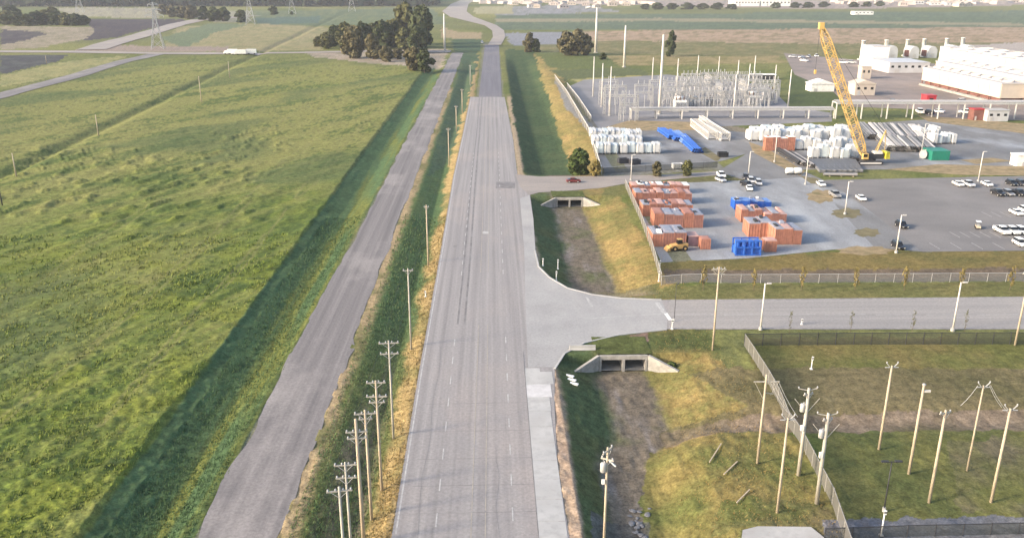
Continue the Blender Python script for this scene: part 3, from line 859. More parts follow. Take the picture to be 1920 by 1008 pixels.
# ------------------------------------------------------------------ culverts, barrier, markers
def culvert(px0, px1, pyw, ywall, label):
    x0 = px0; x1 = px1
    cx = (x0 + x1) / 2; w = x1 - x0
    zb, zt = -2.95, -0.10
    o = thing("box_culvert", label, "culvert", (cx, ywall, zb))
    hgt = zt - zb
    mb = MB().box((0, 0.2, hgt - 0.32), (w + 0.6, 0.5, 0.75))
    link("headwall", mb.mesh("headwall", M['old_concrete']), o)
    pier = MB().box((0, 0, (hgt - 0.7) / 2), (0.45, 0.5, hgt - 0.7)).mesh("pier", M['old_concrete'])
    link("centre_pier", pier, o, (0, -0.1, 0))
    side = MB().box((0, 0, (hgt - 0.7) / 2), (0.35, 0.5, hgt - 0.7)).mesh("pier", M['old_concrete'])
    for s in (-1, 1):
        link("side_pier", side, o, (s * (w / 2 + 0.1), 0.1, 0))
    # barrel of the culvert, dark because it runs under the fill
    bar = MB()
    L_ = 7.0
    for s in (-1, 0, 1):
        bar.box((s * (w / 2 + 0.08), 0.45 + L_ / 2, (hgt - 0.7) / 2), (0.3, L_, hgt - 0.72))
    bar.box((0, 0.45 + L_ / 2, hgt - 0.62), (w + 0.4, L_, 0.2))
    bar.box((0, 0.45 + L_ / 2, -0.02), (w + 0.4, L_, 0.16))
    bar.box((0, 0.45 + L_ + 0.1, (hgt - 0.7) / 2), (w + 0.4, 0.2, hgt - 0.7))
    link("barrel", bar.mesh("barrel", M['old_concrete']), o)
    for s in (-1, 1):
        wx_, wy_ = s * 4.6, -3.6
        ring0 = [(s * (w / 2 + 0.3), 0, -0.2), (s * (w / 2 + 0.3), 0, hgt), (s * (w / 2 + 0.7), 0.3, hgt), (s * (w / 2 + 0.7), 0.3, -0.2)]
        e = s * (w / 2 + 0.3) + wx_
        ring1 = [(e, wy_, -0.2), (e, wy_, hgt * 0.52), (e + s * 0.35, wy_ + 0.3, hgt * 0.52), (e + s * 0.35, wy_ + 0.3, -0.2)]
        mb = MB().loft([ring0, ring1])
        m = mb.mesh("wing_wall", M['old_concrete'])
        link("wing_wall", m, o)
        cap = MB().beam((s * (w / 2 + 0.5), 0.15, hgt + 0.05), (e + s * 0.2, wy_ + 0.15, hgt * 0.52 + 0.05), 0.5, 0.1)
        link("coping", cap.mesh("coping", M['old_concrete']), o)
    return o
culvert(18.6, 26.4, 0, Y_CUL1, "twin cell concrete box culvert with splayed wing walls under the side road")
culvert(19.2, 26.6, 0, Y_CUL2, "smaller far box culvert with two dark openings under the plant driveway")
gx, gy = G(1092, 655)
bar = MB()
pr = [(-0.40, 0), (0.40, 0), (0.40, 0.12), (0.18, 0.35), (0.12, 0.85), (-0.12, 0.85), (-0.18, 0.35), (-0.40, 0.12)]
bar.loft([[(xx, p[0], p[1]) for p in pr] for xx in (-2.3, 2.3)])
tag(link("concrete_barrier", bar.mesh("concrete_barrier", M['concrete']), None, (gx, gy, 0.0), 0.0), "pale concrete traffic barrier lying at the corner above the near culvert", "barrier")

def slat_marker(px, py, label, n, sc_=1.0):
    gx, gy = G(px, py, -1.0)
    zt = TZ(gx, gy)
    o = thing("riprap_flume", label, "chute", (gx, gy, zt))
    for k in range(n):
        mb = MB().box((0, 0, 0.12), (1.5 * sc_, 0.55 * sc_, 0.22), rz=-0.5)
        link("block", mb.mesh("block", M['white_paint']), o, (0.25 * k * sc_, -1.25 * k * sc_, -0.10 * k))
slat_marker(1068, 706, "row of white blocks on the grass bank below the traffic barrier", 3, 1.0)
def marker_post(px, py, pt, label):
    gx, gy = G(px, py); zt = TZ(gx, gy)
    if zt < -0.4:
        gx, gy = G(px, py, zt); zt = TZ(gx, gy)
    h = max(0.9, top_z(px, pt, gx, gy) - zt)
    o = thing("marker_post", label, "marker post", (gx, gy, zt))
    link("post", MB().tube((0, 0, 0), (0, 0, h), 0.10, 0.09, 8).mesh("post", M['white_paint']), o)
    link("base", MB().box((0, 0, 0.08), (0.4, 0.4, 0.16)).mesh("base", M['white_paint']), o)
    link("panel", MB().box((0, -0.12, h - 0.3), (0.36, 0.05, 0.6)).mesh("panel", M['white_paint']), o)
    link("stripe", MB().box((0, -0.16, h - 0.28), (0.37, 0.02, 0.18)).mesh("stripe", M['black']), o)
for a in [(1018, 498, 484, "white marker post at the road edge north of the junction kerb"),
          (1043, 526, 508, "white marker post nearer the kerb of the pair on the channel bank"),
          (1046, 503, 486, "white marker post farther from the kerb of the pair on the channel bank"),
          (1235, 528, 508, "white marker post at the crate yard fence corner, near the side road"),
          (1237, 504, 488, "black and white marker post on the fence just above the corner post"),
          (1260, 617, 598, "white based marker post at the stop bar of the side road"),
          (1503, 608, 597, "short white marker post on the south edge of the side road"),
          (1521, 692, 668, "short pale marker post standing alone in the fenced training ground"),
          (798, 556, 545, "small white marker post on the dry verge west of the main road"),
          (1652, 1003, 955, "striped white marker post at the foot of the dark lamp")]:
    marker_post(*a)

# ------------------------------------------------------------------ utility poles
def crossarm(o, z_, L_, rz, mat, n_ins=4, ins=None):
    mb = MB().box((0, 0, 0), (L_, 0.14, 0.16))
    a = link("crossarm", mb.mesh("crossarm", mat), o, (0, 0, z_), rz)
    im = MB().lathe([(0.035, 0), (0.10, 0.05), (0.06, 0.10), (0.11, 0.16), (0.05, 0.24)], n=8).mesh("insulator", ins or M['insul'])
    for i in range(n_ins):
        xx = -L_ / 2 + 0.15 + (L_ - 0.3) * i / max(1, n_ins - 1)
        if abs(xx) < 0.2:
            continue
        link("insulator", im, a, (xx, 0, 0.08))
    br = MB()
    for s in (-1, 1):
        br.beam((s * L_ * 0.32, -0.09, -0.05), (0, -0.12, -0.75), 0.05, 0.04)
    link("brace", br.mesh("brace", M['galv']), a)
    return a

def transformer(o, z_, ang):
    t = link("transformer", MB().lathe([(0.30, 0), (0.34, 0.05), (0.34, 1.0), (0.28, 1.08), (0.06, 1.12)], n=14).mesh("can", M['galv'], True), o, (0.5 * math.cos(ang), 0.5 * math.sin(ang), z_))
    link("bushing", MB().lathe([(0.05, 0), (0.09, 0.1), (0.05, 0.2), (0.03, 0.3)], n=8).mesh("bushing", M['insul']), t, (0.12, 0, 1.05))

def pole(px, py, pt, label, group, arms=(), mat='wood_pole', r=0.19, extra=None, tz=None, name="utility_pole", cat="utility pole", h=None, gxy=None):
    gx, gy = gxy or G(px, py)
    zz = TZ(gx, gy)
    if abs(zz) > 0.2 and gxy is None:
        for _ in range(3):
            gx, gy = G(px, py, zz); zz = TZ(gx, gy)
    hh = h or (top_z(px, pt, gx, gy) - zz)
    o = thing(name, label, cat, (gx, gy, zz), 0, group)
    link("shaft", MB().tube((0, 0, -0.3), (0, 0, hh), r, r * 0.68, 10).mesh("shaft", M[mat], True), o)
    for (dz, L_, rz, n_) in arms:
        crossarm(o, hh - dz, L_, rz, M['grey_pole'], n_)
    if extra:
        extra(o, hh)
    return o

GW = "wooden utility poles along the west verge of the main road"
A2 = [(0.35, 2.4, 0.1, 4), (1.9, 2.2, 0.1, 4)]
A3 = [(0.3, 2.4, 0.05, 4), (2.2, 2.6, 0.05, 4), (3.0, 2.0, 0.05, 2)]
pole(652, 1128, 912, "utility pole with one wide crossarm, nearest of the close row beside the road", GW, [(0.5, 2.6, 0.15, 4)], 'grey_pole')
pole(662, 1075, 866, "thin grey utility pole with two small crossarms, second of the close row", GW, A2, 'grey_pole', 0.17)
pole(683, 1030, 785, "thick pale utility pole with crossarms below a bare top, third of the close row", GW, [(1.6, 2.4, 0.1, 4), (2.4, 2.2, 0.1, 2)], 'wood_pole', 0.24)
pole(697, 975, 768, "pale utility pole with high crossarms, fourth of the close row beside the road", GW, [(0.5, 2.6, 0.1, 4), (1.2, 1.6, 0.1, 2)], 'wood_pole', 0.2)
pole(716, 918, 713, "utility pole with three crossarms, fifth of the close row beside the road", GW, A3, 'wood_pole', 0.19)
pole(738, 823, 638, "lone grey utility pole with two wide crossarms beyond the close row", GW, [(0.4, 2.8, 0.1, 4), (2.0, 2.6, 0.1, 4)], 'grey_pole', 0.17)
pole(771, 655, 503, "leaning utility pole opposite the side road junction", GW, [(0.4, 1.8, 0.1, 2)], 'grey_pole', 0.17)
pole(803, 497, 384, "bare pale utility pole beside the tar seams of the road", GW, [(0.5, 1.2, 0.1, 2)], 'wood_pole', 0.2)
pole(842, 311, 240, "bare utility pole west of the road across from the plant driveway", GW, [(0.5, 1.6, 0.1, 2)], 'wood_pole', 0.2)
pole(856, 246, 198, "far utility pole on the west verge, second before the dark asphalt starts", GW, [(0.5, 1.6, 0.1, 2)], 'wood_pole', 0.22)
pole(867, 213, 167, "far utility pole on the west verge, next to the start of dark asphalt", GW, [(0.5, 1.6, 0.1, 2)], 'wood_pole', 0.24)
pole(882, 160, 122, "farthest thin utility pole on the west verge by dark asphalt", GW, [(0.5, 1.6, 0.1, 2)], 'grey_pole', 0.26)

def eq_single(o, hh):
    transformer(o, hh - 2.9, 3.6)
    link("cutout", MB().beam((0.2, -0.1, hh - 1.6), (0.9, -0.3, hh - 2.2), 0.16, 0.16).mesh("cutout", M['white_paint']), o)
    link("meter_box", MB().box((-0.4, -0.2, hh - 4.2), (0.35, 0.25, 0.5)).mesh("meter_box", M['white_paint']), o)
pole(1131, 1052, 838, "roadside pole with transformer can and crossarm in the near drainage channel", "poles by the drainage channel", [(0.4, 2.0, 0.9, 3), (1.5, 1.5, -0.5, 2)], 'wood_pole', 0.18, eq_single)

GT = "training poles in the fenced ground"
def vtop(o, hh):
    mb = MB()
    for s in (-1, 1):
        mb.beam((0, 0, hh - 0.5), (s * 0.75, 0, hh + 0.35), 0.1, 0.1)
    mb.beam((-0.9, 0, hh - 0.25), (0.9, 0, hh - 0.25), 0.1, 0.1)
    link("v_bracket", mb.mesh("v_bracket", M['galv']), o)
    im = MB().lathe([(0.04, 0), (0.1, 0.05), (0.06, 0.1), (0.1, 0.16), (0.04, 0.24)], n=8).mesh("insulator", M['insul'])
    for s in (-1, 1):
        link("insulator", im, o, (s * 0.75, 0, hh + 0.35))
def frametop(o, hh):
    mb = MB()
    mb.beam((-1.6, 0, hh - 1.0), (1.8, 0, hh - 1.0), 0.13, 0.13)
    mb.beam((-1.5, 0, hh - 1.0), (-0.1, 0, hh - 3.6), 0.06, 0.06)
    mb.beam((1.7, 0, hh - 1.0), (0.9, 0.4, hh - 3.2), 0.06, 0.06)
    mb.beam((0, 0, hh - 2.6), (1.2, 0.2, hh - 2.9), 0.1, 0.1)
    link("arm_frame", mb.mesh("arm_frame", M['grey_pole']), o)
    w = MB()
    for k, (xx, l) in enumerate(((1.7, 8), (0.6, 7), (1.0, 9))):
        p0 = Vector((xx, 0, hh - 1.1))
        pts = [p0 + Vector((0.35 * l * t, -0.6 * t, -l * 0.75 * t + 1.2 * t * t)) for t in (0, 0.33, 0.66, 1)]
        for a_, b_ in zip(pts[:-1], pts[1:]):
            w.tube(a_, b_, 0.035, 0.035, 5)
    link("loose_wire", w.mesh("loose_wire", M['galv']), o)
def eqtop(o, hh):
    mb = MB()
    for s, q in ((-1, 1.3), (1, 1.1)):
        mb.beam((0, 0, hh - 0.35), (s * q, 0.1, hh - 0.1), 0.1, 0.1)
        mb.beam((s * 0.15, 0, hh - 3.4), (s * 1.6, 0.2, hh - 1.6), 0.07, 0.07)
    link("arm_frame", mb.mesh("arm_frame", M['grey_pole']), o)
    for (zz, ang) in ((hh - 3.4, 2.8),):
        transformer(o, zz, ang)
    link("switch_box", MB().box((-0.35, -0.2, hh - 5.6), (0.4, 0.35, 0.7)).mesh("switch_box", M['white_paint']), o)
    im = MB().lathe([(0.04, 0), (0.1, 0.05), (0.06, 0.1), (0.1, 0.16), (0.04, 0.24)], n=8).mesh("insulator", M['insul'])
    for q in (-1.3, 1.1):
        link("insulator", im, o, (q, 0.1, hh - 0.05))
def boxtop(o, hh):
    link("bracket", MB().box((0.5, 0, hh - 0.9), (0.9, 0.2, 0.28)).mesh("bracket", M['pale_steel']), o)
    link("cap", MB().lathe([(0.22, 0), (0.24, 0.15), (0.05, 0.25)], n=10).mesh("cap", M['galv']), o, (0, 0, hh - 0.05))
def wiretop(o, hh):
    vtop(o, hh)
    w = MB()
    for s, l in ((-1, 4.2), (1, 4.5), (1.2, 5.5)):
        p0 = Vector((s * 0.75, 0, hh))
        pts = [p0 + Vector((s * 0.45 * l * t, -0.2 * t, -l * 0.9 * t + 1.0 * t * t)) for t in (0, 0.33, 0.66, 1)]
        for a_, b_ in zip(pts[:-1], pts[1:]):
            w.tube(a_, b_, 0.03, 0.03, 5)
    link("loose_wire", w.mesh("loose_wire", M['galv']), o)
pole(1420, 868, 702, "training pole with a wide arm frame and hanging wires, leftmost by the fence", GT, [], 'wood_pole', 0.19, frametop)
pole(1457, 961, 783, "slim tan training pole with V bracket, nearest the bottom left of the training group", GT, [], 'wood_pole', 0.18, vtop)
pole(1497, 890, 727, "thick grey training pole with transformer, standing just inside the slanting fence", GT, [(0.9, 1.4, 0.3, 2)], 'grey_pole', 0.27, eqtop)
pole(1531, 944, 774, "thick pale training pole with transformer, nearer the camera beside the slanting fence", GT, [(0.9, 1.4, 0.3, 2)], 'grey_pole', 0.27, eqtop)
pole(1648, 842, 685, "tan training pole with V top, farthest back of the five on the lawn", GT, [], 'wood_pole', 0.2, vtop)
pole(1704, 888, 721, "training pole with a small side bracket at its top", GT, [], 'wood_pole', 0.21, boxtop)
pole(1742, 941, 768, "pale training pole with a short crossarm, nearest of the lawn poles", GT, [(0.4, 1.7, 0.3, 2)], 'wood_pole', 0.21)
pole(1813, 882, 722, "thin training pole with V top and trailing loose wires", GT, [], 'wood_pole', 0.14, wiretop)
pole(1858, 941, 765, "tan training pole with V top at the right end of the lawn group", GT, [], 'wood_pole', 0.2, vtop)

def sidearm(o, hh):
    mb = MB()
    for s in (-1, 1):
        mb.beam((0, 0, hh - 1.6), (s * 1.2, 0, hh - 0.5), 0.08, 0.08)
    mb.beam((-1.3, 0, hh - 0.5), (1.3, 0, hh - 0.5), 0.12, 0.12)
    mb.beam((-1.0, 0.1, hh - 1.3), (1.0, 0.1, hh - 1.3), 0.1, 0.1)
    link("arm_frame", mb.mesh("arm_frame", M['grey_pole']), o)
GS = "poles along the side road"
pole(1336, 656, 500, "tan utility pole with a fan shaped top on the grass south of the side road", GS, [(0.4, 2.2, 0.0, 4)], 'wood_pole', 0.19, sidearm)
pole(1903, 647, 508, "tan utility pole at the right edge, south of the side road", GS, [(0.5, 2.4, 0.0, 4)], 'wood_pole', 0.19)

# ------------------------------------------------------------------ lamps and masts
def lamp_pole(px, py, pt, label, group, mat='pale_steel', heads=1, r=0.13, arm=1.0):
    gx, gy = G(px, py); zz = TZ(gx, gy)
    hh = top_z(px, pt, gx, gy) - zz
    o = thing("lamp_post", label, "lamp post", (gx, gy, zz), 0, group)
    link("shaft", MB().tube((0, 0, 0.3), (0, 0, hh), r, r * 0.7, 10).mesh("shaft", M[mat], True), o)
    link("base", MB().tube((0, 0, -0.2), (0, 0, 0.6), r * 2.3, r * 2.2, 10).mesh("base", M['concrete']), o)
    for k in range(heads):
        s = 1 if k == 0 else -1
        hd = link("lamp_head", MB().box((s * (arm * 0.75), 0, hh - 0.02), (arm * 0.8, 0.32, 0.16)).mesh("lamp_head", M[mat]), o)
        link("lens", MB().box((s * (arm * 0.8), 0, hh - 0.115), (arm * 0.5, 0.24, 0.03)).mesh("lens", M['lamp']), hd)
    link("arm", MB().beam((-arm * 0.9 if heads > 1 else 0, 0, hh - 0.1), (arm * 0.5, 0, hh - 0.1), 0.07, 0.07).mesh("arm", M[mat]), o)
    return o
LG = "lamp posts of the yards and parking lot"
for a in [(1426, 618, 531, "white lamp post on the south edge of the side road, left of two"),
          (1786, 620, 529, "white lamp post on the south edge of the side road, right of two"),
          (1680, 474, 403, "lamp post on the grass edge beside two black cars"),
          (1584, 402, 340, "lamp post on the oval grass island at the lot entrance"),
          (1834, 340, 284, "lamp post between parked white cars on the far side of the lot"),
          (1510, 346, 276, "lamp post in front of the dark stacked slabs"),
          (1452, 304, 246, "lamp post at the dry grass corner by the red crates"),
          (1403, 332, 284, "lamp post beside the machines on the yard road"),
          (1183, 338, 290, "thin lamp post on the driveway verge in front of white bales"),
          (1726, 296, 232, "tall lamp post by the green container")]:
    lamp_pole(*a, LG, 'pale_steel', 1, 0.17)
lamp_pole(1657, 958, 864, "dark T shaped double lamp in the training ground", None, 'dark_steel', 2, 0.09, 1.1)
lamp_pole(1264, 602, 532, "thin dark sign mast at the stop bar of the side road", None, 'dark_steel', 1, 0.06, 0.4)

MG = "tall pale transmission monopoles"
def monopole(px, py, pt, label, r=0.7, arm=False, top_lamp=False, group=MG, mat='pale_steel'):
    gx, gy = G(px, py)
    hh = top_z(px, pt, gx, gy)
    o = thing("transmission_pole", label, "transmission pole", (gx, gy, 0), 0, group)
    link("shaft", MB().tube((0, 0, 0), (0, 0, hh), r, r * 0.55, 12).mesh("shaft", M[mat], True), o)
    if r > 0.3:
        link("foundation", MB().tube((0, 0, -0.3), (0, 0, 0.5), r * 1.6, r * 1.6, 12).mesh("foundation", M['concrete']), o)
    if arm:
        mb = MB().tube((-7.5, 0, hh - 0.2), (3.5, 0, hh - 0.8), 0.3, 0.22, 8)
        link("arm", mb.mesh("arm", M[mat]), o)
        link("arm_fitting", MB().tube((-10, 0, hh - 0.5), (-6.0, 0, hh + 0.3), 0.9, 0.7, 8).mesh("arm_fitting", M['white_paint']), o)
    return o
monopole(1117, 99, 14, "tall pale monopole with a white topped side arm", 1.25, True)
monopole(1170, 126, 48, "plain tall pale monopole behind the substation", 0.95)
monopole(1236, 214, 65, "thickest pale monopole standing in front of the substation", 0.75)
monopole(834, 96, 26, "tall pale monopole left of the far road", 1.0)
MS = "slim lightning masts of the substation"
for a in [(1112, 181, 106, "slim substation mast nearest the wall corner"), (1128, 200, 119, "slim mast with frame, second from the wall corner"),
          (1143, 217, 125, "slim mast in front of the small left gantry"), (1268, 178, 110, "slim mast right of the thick monopole"),
          (1307, 150, 104, "slim faint mast behind the middle of the substation"), (1381, 170, 113, "slim mast above the right half of the substation"),
          (1375, 214, 140, "slim mast in front of the pipe rack right half"), (1401, 186, 120, "slim mast left of the white switch cabinet"),
          (1412, 162, 105, "tallest looking slim mast behind the right end of substation"), (1450, 184, 122, "slim mast at the right end of the substation"),
          (1477, 203, 131, "slim mast on the green lawn right of the substation"), (1346, 150, 106, "slim faint mast far behind the substation"),
          (1223, 150, 108, "slim grey mast left behind the thick monopole")]:
    monopole(*a, 0.40, False, False, MS)
FG = "pale posts of the field line in the west"
for a in [(378, 192, 143, "pale field post fourth along the old ditch, in dry grass"), (185, 256, 215, "pale field post at the old ditch, third from the left edge"),
          (31, 332, 287, "pale field post second from the left edge at the ditch"), (431, 148, 115, "small pale field post farthest along the old ditch"),
          (88, 122, 104, "small pale post by the yellow strip at the far left")]:
    monopole(*a, 0.26, False, False, FG, 'wood_pole')
monopole(5, 388, 344, "dark slim post at the left edge of the west field", 0.2, False, False, FG, 'dark_steel')

def pylon(px, py, pt, label, w=9):
    gx, gy = G(px, py); hh = top_z(px, pt, gx, gy)
    o = thing("lattice_pylon", label, "pylon", (gx, gy, 0), 0.2, "lattice pylons of the far power line")
    lv = [(0, 1.0), (0.2, 0.74), (0.4, 0.5), (0.58, 0.30), (0.72, 0.20), (0.86, 0.17), (1.0, 0.05)]
    mb = MB(); t = 0.42
    P = lambda k, sx, sy: Vector((sx * w / 2 * lv[k][1], sy * w / 2 * lv[k][1], lv[k][0] * hh))
    cs = [(-1, -1), (1, -1), (1, 1), (-1, 1)]
    legs = MB(); br = MB()
    for k in range(len(lv) - 1):
        for i in range(4):
            legs.beam(P(k, *cs[i]), P(k + 1, *cs[i]), t, t)
            j = (i + 1) % 4
            br.beam(P(k, *cs[i]), P(k + 1, *cs[j]), t * 0.5, t * 0.5)
            br.beam(P(k, *cs[j]), P(k + 1, *cs[i]), t * 0.5, t * 0.5)
    link("legs_frame", legs.mesh("legs_frame", M['galv']), o)
    link("bracing", br.mesh("bracing", M['galv']), o)
    for zf, L_ in ((0.72, 16), (0.84, 13), (0.95, 9)):
        a = MB().beam((-L_ / 2, 0, zf * hh), (L_ / 2, 0, zf * hh), 0.5, 0.5)
        for s in (-1, 1):
            a.beam((s * L_ / 2, 0, zf * hh), (s * 0.8, 0, zf * hh + 1.6), 0.3, 0.3)
        link("crossarm", a.mesh("crossarm", M['galv']), o)
        for s in (-1, 1):
            link("insulator", MB().tube((s * L_ / 2, 0, zf * hh), (s * L_ / 2, 0, zf * hh - 2), 0.25, 0.25, 6).mesh("insulator", M['insul']), o)
pylon(297, 92, 4, "tall lattice pylon beside the far highway on the left", 11)
pylon(150, 24, -28, "faint lattice pylon behind the far left grove", 14)
pylon(548, 26, -18, "faint lattice pylon on the far green field", 14)
pylon(470, 46, -24, "faint lattice pylon right of the round shrubs", 13)
pylon(660, 22, -20, "faint lattice pylon in front of the far wood", 14)

# ------------------------------------------------------------------ fences
M['screen'] = see_through_mat("dark_fence_screen", (0.055, 0.06, 0.05), 0.55)
M['link'] = see_through_mat("chain_link", (0.30, 0.30, 0.30), 0.32)
M['link2'] = see_through_mat("dense_chain_link", (0.17, 0.165, 0.155), 0.62)
def fence(pts, label, h=2.2, step=3.0, mat='link', post='galv', rail='galv', cat="fence", pr=0.05, rr=0.04):
    P = [Vector((*p, 0)) for p in pts]
    o = thing("chain_link_fence", label, cat, (P[0].x, P[0].y, 0))
    pm = MB().tube((0, 0, -0.3), (0, 0, h + 0.1), pr, pr, 6).mesh("post", M[post])
    for a, b in zip(P[:-1], P[1:]):
        L_ = (b - a).length; n = max(1, int(round(L_ / step)))
        pan = MB().add([(0, 0, 0.05), (L_ / n, 0, 0.05), (L_ / n, 0, h), (0, 0, h)], [(0, 1, 2, 3)]).mesh("panel", M[mat])
        rl = MB().beam((0, 0, h), (L_ / n, 0, h), rr * 2, rr * 2).mesh("top_rail", M[rail])
        ang = math.atan2((b - a).y, (b - a).x)
        for k in range(n):
            p = a + (b - a) * (k / n); q_ = a + (b - a) * ((k + 1) / n)
            z0, z1 = TZ(p.x, p.y), TZ(q_.x, q_.y)
            loc = p - P[0]
            link("post", pm, o, (loc.x, loc.y, z0))
            e = link("panel", pan, o, (loc.x, loc.y, z0), ang); e.rotation_euler = (0, -math.atan2(z1 - z0, L_ / n), ang)
            e = link("top_rail", rl, o, (loc.x, loc.y, z0), ang); e.rotation_euler = (0, -math.atan2(z1 - z0, L_ / n), ang)
    return o
fence([G(1604, 1075), G(1560, 945), G(1500, 830), G(1440, 720), G(1395, 648)], "dark screened fence slanting up between the bank and training ground", 2.3, 3.2, 'link2', 'fence_grey', 'fence_grey', pr=0.07)
fence([G(1395, 648), G(1600, 646), G(1990, 645)], "dark green screened fence along the north side of the training ground", 2.3, 3.2, 'screen', 'dark_steel', 'dark_steel', pr=0.07)
fence([G(1172, 350), G(1200, 412), G(1222, 470), G(1240, 530)], "grey chain link fence on the west side of the crate yard", 2.4, 4.0, 'link2', 'galv', 'galv')
fence([G(1240, 531), G(1500, 530), G(1990, 527)], "pale railed chain link fence along the north side of the side road", 2.0, 4.0, 'link', 'galv', 'galv', rr=0.045)
fence([G(1128, 328), G(1103, 250), G(1062, 178), G(1040, 148)], "grey fence curving along the gold bank beside the substation", 2.6, 8.0, 'link2', 'galv', 'pale_steel', rr=0.12, pr=0.1)
fence([G(1108, 228), G(1085, 192), G(1063, 164)], "inner pale fence of the substation gravel pad", 2.6, 8.0, 'link2', 'galv', 'pale_steel', rr=0.12, pr=0.1)
fence([G(1130, 326), G(1210, 322), G(1345, 314)], "dark chain link fence in front of the white bale pad", 2.2, 5.0, 'screen', 'dark_steel', 'galv')
fence([G(1545, 1012), G(1700, 1006), G(1960, 1000)], "low dark fence at the bottom right edge of the training ground", 1.6, 3.5, 'screen', 'dark_steel', 'dark_steel')

# ------------------------------------------------------------------ stacked goods
def crate_parts(o, w, d, h, side, lid, key, ribs=4, frame=None):
    """open-framed shipping crate: box, lid, corner posts, ribs on every side"""
    kk = (round(w, 2), round(d, 2), round(h, 2), side, lid, key)
    if kk not in CR:
        b = MB().box((0, 0, h / 2), (w - 0.12, d - 0.12, h - 0.1)).mesh("body", M[side])
        l = MB().box((0, 0, h), (w, d, 0.14)).box((0, 0, h + 0.12), (w * 0.7, d * 0.75, 0.12)).mesh("lid", M[lid])
        p = MB().box((0, 0, h / 2), (0.16, 0.16, h)).mesh("post", M[frame or side])
        r = MB()
        for k in range(1, ribs):
            xx = -w / 2 + w * k / ribs
            for s in (-1, 1):
                r.box((xx, s * (d / 2 - 0.01), h / 2), (0.12, 0.12, h - 0.3))
        for s in (-1, 1):
            for k in range(1, ribs):
                r.box((s * (w / 2 - 0.01), -d / 2 + d * k / ribs, h / 2), (0.12, 0.12, h - 0.3))
        CR[kk] = (b, l, p, r.mesh("ribs", M[frame or side]))
    b, l, p, r = CR[kk]
    link("body", b, o); link("lid", l, o)
    for sx in (-1, 1):
        for sy in (-1, 1):
            link("post", p, o, (sx * (w / 2 - 0.06), sy * (d / 2 - 0.06), 0))
    tag(link("ribs", r, o), kind="stuff")
    cargo_n = rnd.random()
    if cargo_n < 0.6:
        for q in range(1 if cargo_n < 0.3 else 2):
            ww, dd, hh_ = w * rnd.uniform(0.25, 0.5), d * rnd.uniform(0.15, 0.4), rnd.uniform(0.25, 0.7)
            link("cargo", MB().box((rnd.uniform(-0.2, 0.2) * w, rnd.uniform(-0.3, 0.3) * d, h + 0.07 + hh_ / 2), (ww, dd, hh_), rnd.uniform(-0.1, 0.1), 0.92).mesh("cargo", M[rnd.choice(['dark_steel', 'slate_lid', 'pink_lid', 'white_paint', 'orange2', 'dark_steel'])]), o)
CR = {}
M['orange'] = material("orange_steel", (0.37, 0.180, 0.138), 0.6, var=0.25, scale=0.8, wear=(0.27, 0.14, 0.115), wscale=0.5)
M['orange2'] = material("bright_orange_steel", (0.43, 0.195, 0.132), 0.6, var=0.25, scale=0.8, wear=(0.36, 0.165, 0.115), wscale=0.5)
M['pink_lid'] = material("faded_pink_lid", (0.50, 0.31, 0.27), 0.7, var=0.25, scale=0.7, wear=(0.34, 0.30, 0.32), wscale=0.5)
M['slate_lid'] = material("slate_lid", (0.26, 0.28, 0.34), 0.6, var=0.2, scale=0.7, wear=(0.40, 0.35, 0.36), wscale=0.5)
M['blue'] = material("blue_paint", (0.030, 0.13, 0.52), 0.5, var=0.2, scale=0.8, wear=(0.05, 0.10, 0.30))
M['blue_pale'] = material("pale_blue_lid", (0.14, 0.26, 0.55), 0.6, var=0.3, scale=0.6, wear=(0.30, 0.36, 0.50))
M['wrap'] = material("white_wrap", (0.60, 0.60, 0.59), 0.5, var=0.08, scale=1.2, bump=0.3, bscale=3, wear=(0.48, 0.48, 0.48))
M['wrap_c'] = material("cyan_white_wrap", (0.52, 0.585, 0.61), 0.5, var=0.1, scale=1.2, bump=0.3, bscale=3)

def crate_row(px0, px1, py, pt, n, depth, side, lids, rowname, grp, rz=0.0, gapw=0.12):
    a = G(px0, py); b = G(px1, py)
    W = (b[0] - a[0]) / n
    for k in range(n):
        cx = a[0] + W * (k + 0.5)
        cy = a[1] + depth / 2
        hh = top_z((px0 + px1) / 2, pt, cx, a[1]) * (1 + 0.06 * math.sin(k * 2.3 + py))
        lid = lids[k % len(lids)]
        ln = {'pink_lid': 'faded pink', 'slate_lid': 'slate grey', 'orange': 'plain orange', 'orange2': 'bright orange', 'blue_pale': 'pale blue', 'white_paint': 'white', 'blue': 'blue'}[lid]
        sn = 'blue' if side == 'blue' else 'orange'
        lab = f"{sn} crate with {ln} lid, {ORD[k]} in {rowname}" if n > 1 else f"{sn} crate with {ln} lid, {rowname}"
        o = thing("shipping_crate", lab, "crate", (cx, cy, 0.03), rnd.uniform(-0.03, 0.03) + rz, grp)
        crate_parts(o, W - gapw, depth, hh, side if k % 3 else ('orange2' if side == 'orange' else side), lid, k % 3)
CG = "orange and blue crates in the crate yard"
crate_row(1183, 1293, 364, 347, 9, 4.5, 'orange', ['pink_lid', 'white_paint', 'slate_lid', 'pink_lid', 'white_paint', 'slate_lid', 'pink_lid'], "the farthest row, west block", CG)
crate_row(1190, 1297, 384, 362, 8, 5.6, 'orange', ['slate_lid', 'pink_lid', 'orange', 'pink_lid'], "the second farthest row, west block", CG)
crate_row(1204, 1299, 406, 383, 7, 5.6, 'orange', ['slate_lid', 'orange', 'pink_lid'], "the middle row, west block", CG)
crate_row(1226, 1318, 428, 402, 5, 6.5, 'orange', ['orange', 'slate_lid', 'slate_lid'], "the long second row of the west block", CG)
crate_row(1222, 1286, 463, 437, 3, 7.0, 'orange', ['slate_lid', 'slate_lid'], "the front row of the west block", CG)
crate_row(1313, 1332, 468, 449, 1, 3.0, 'orange2', ['orange'], "standing alone right of the yellow loader", CG)
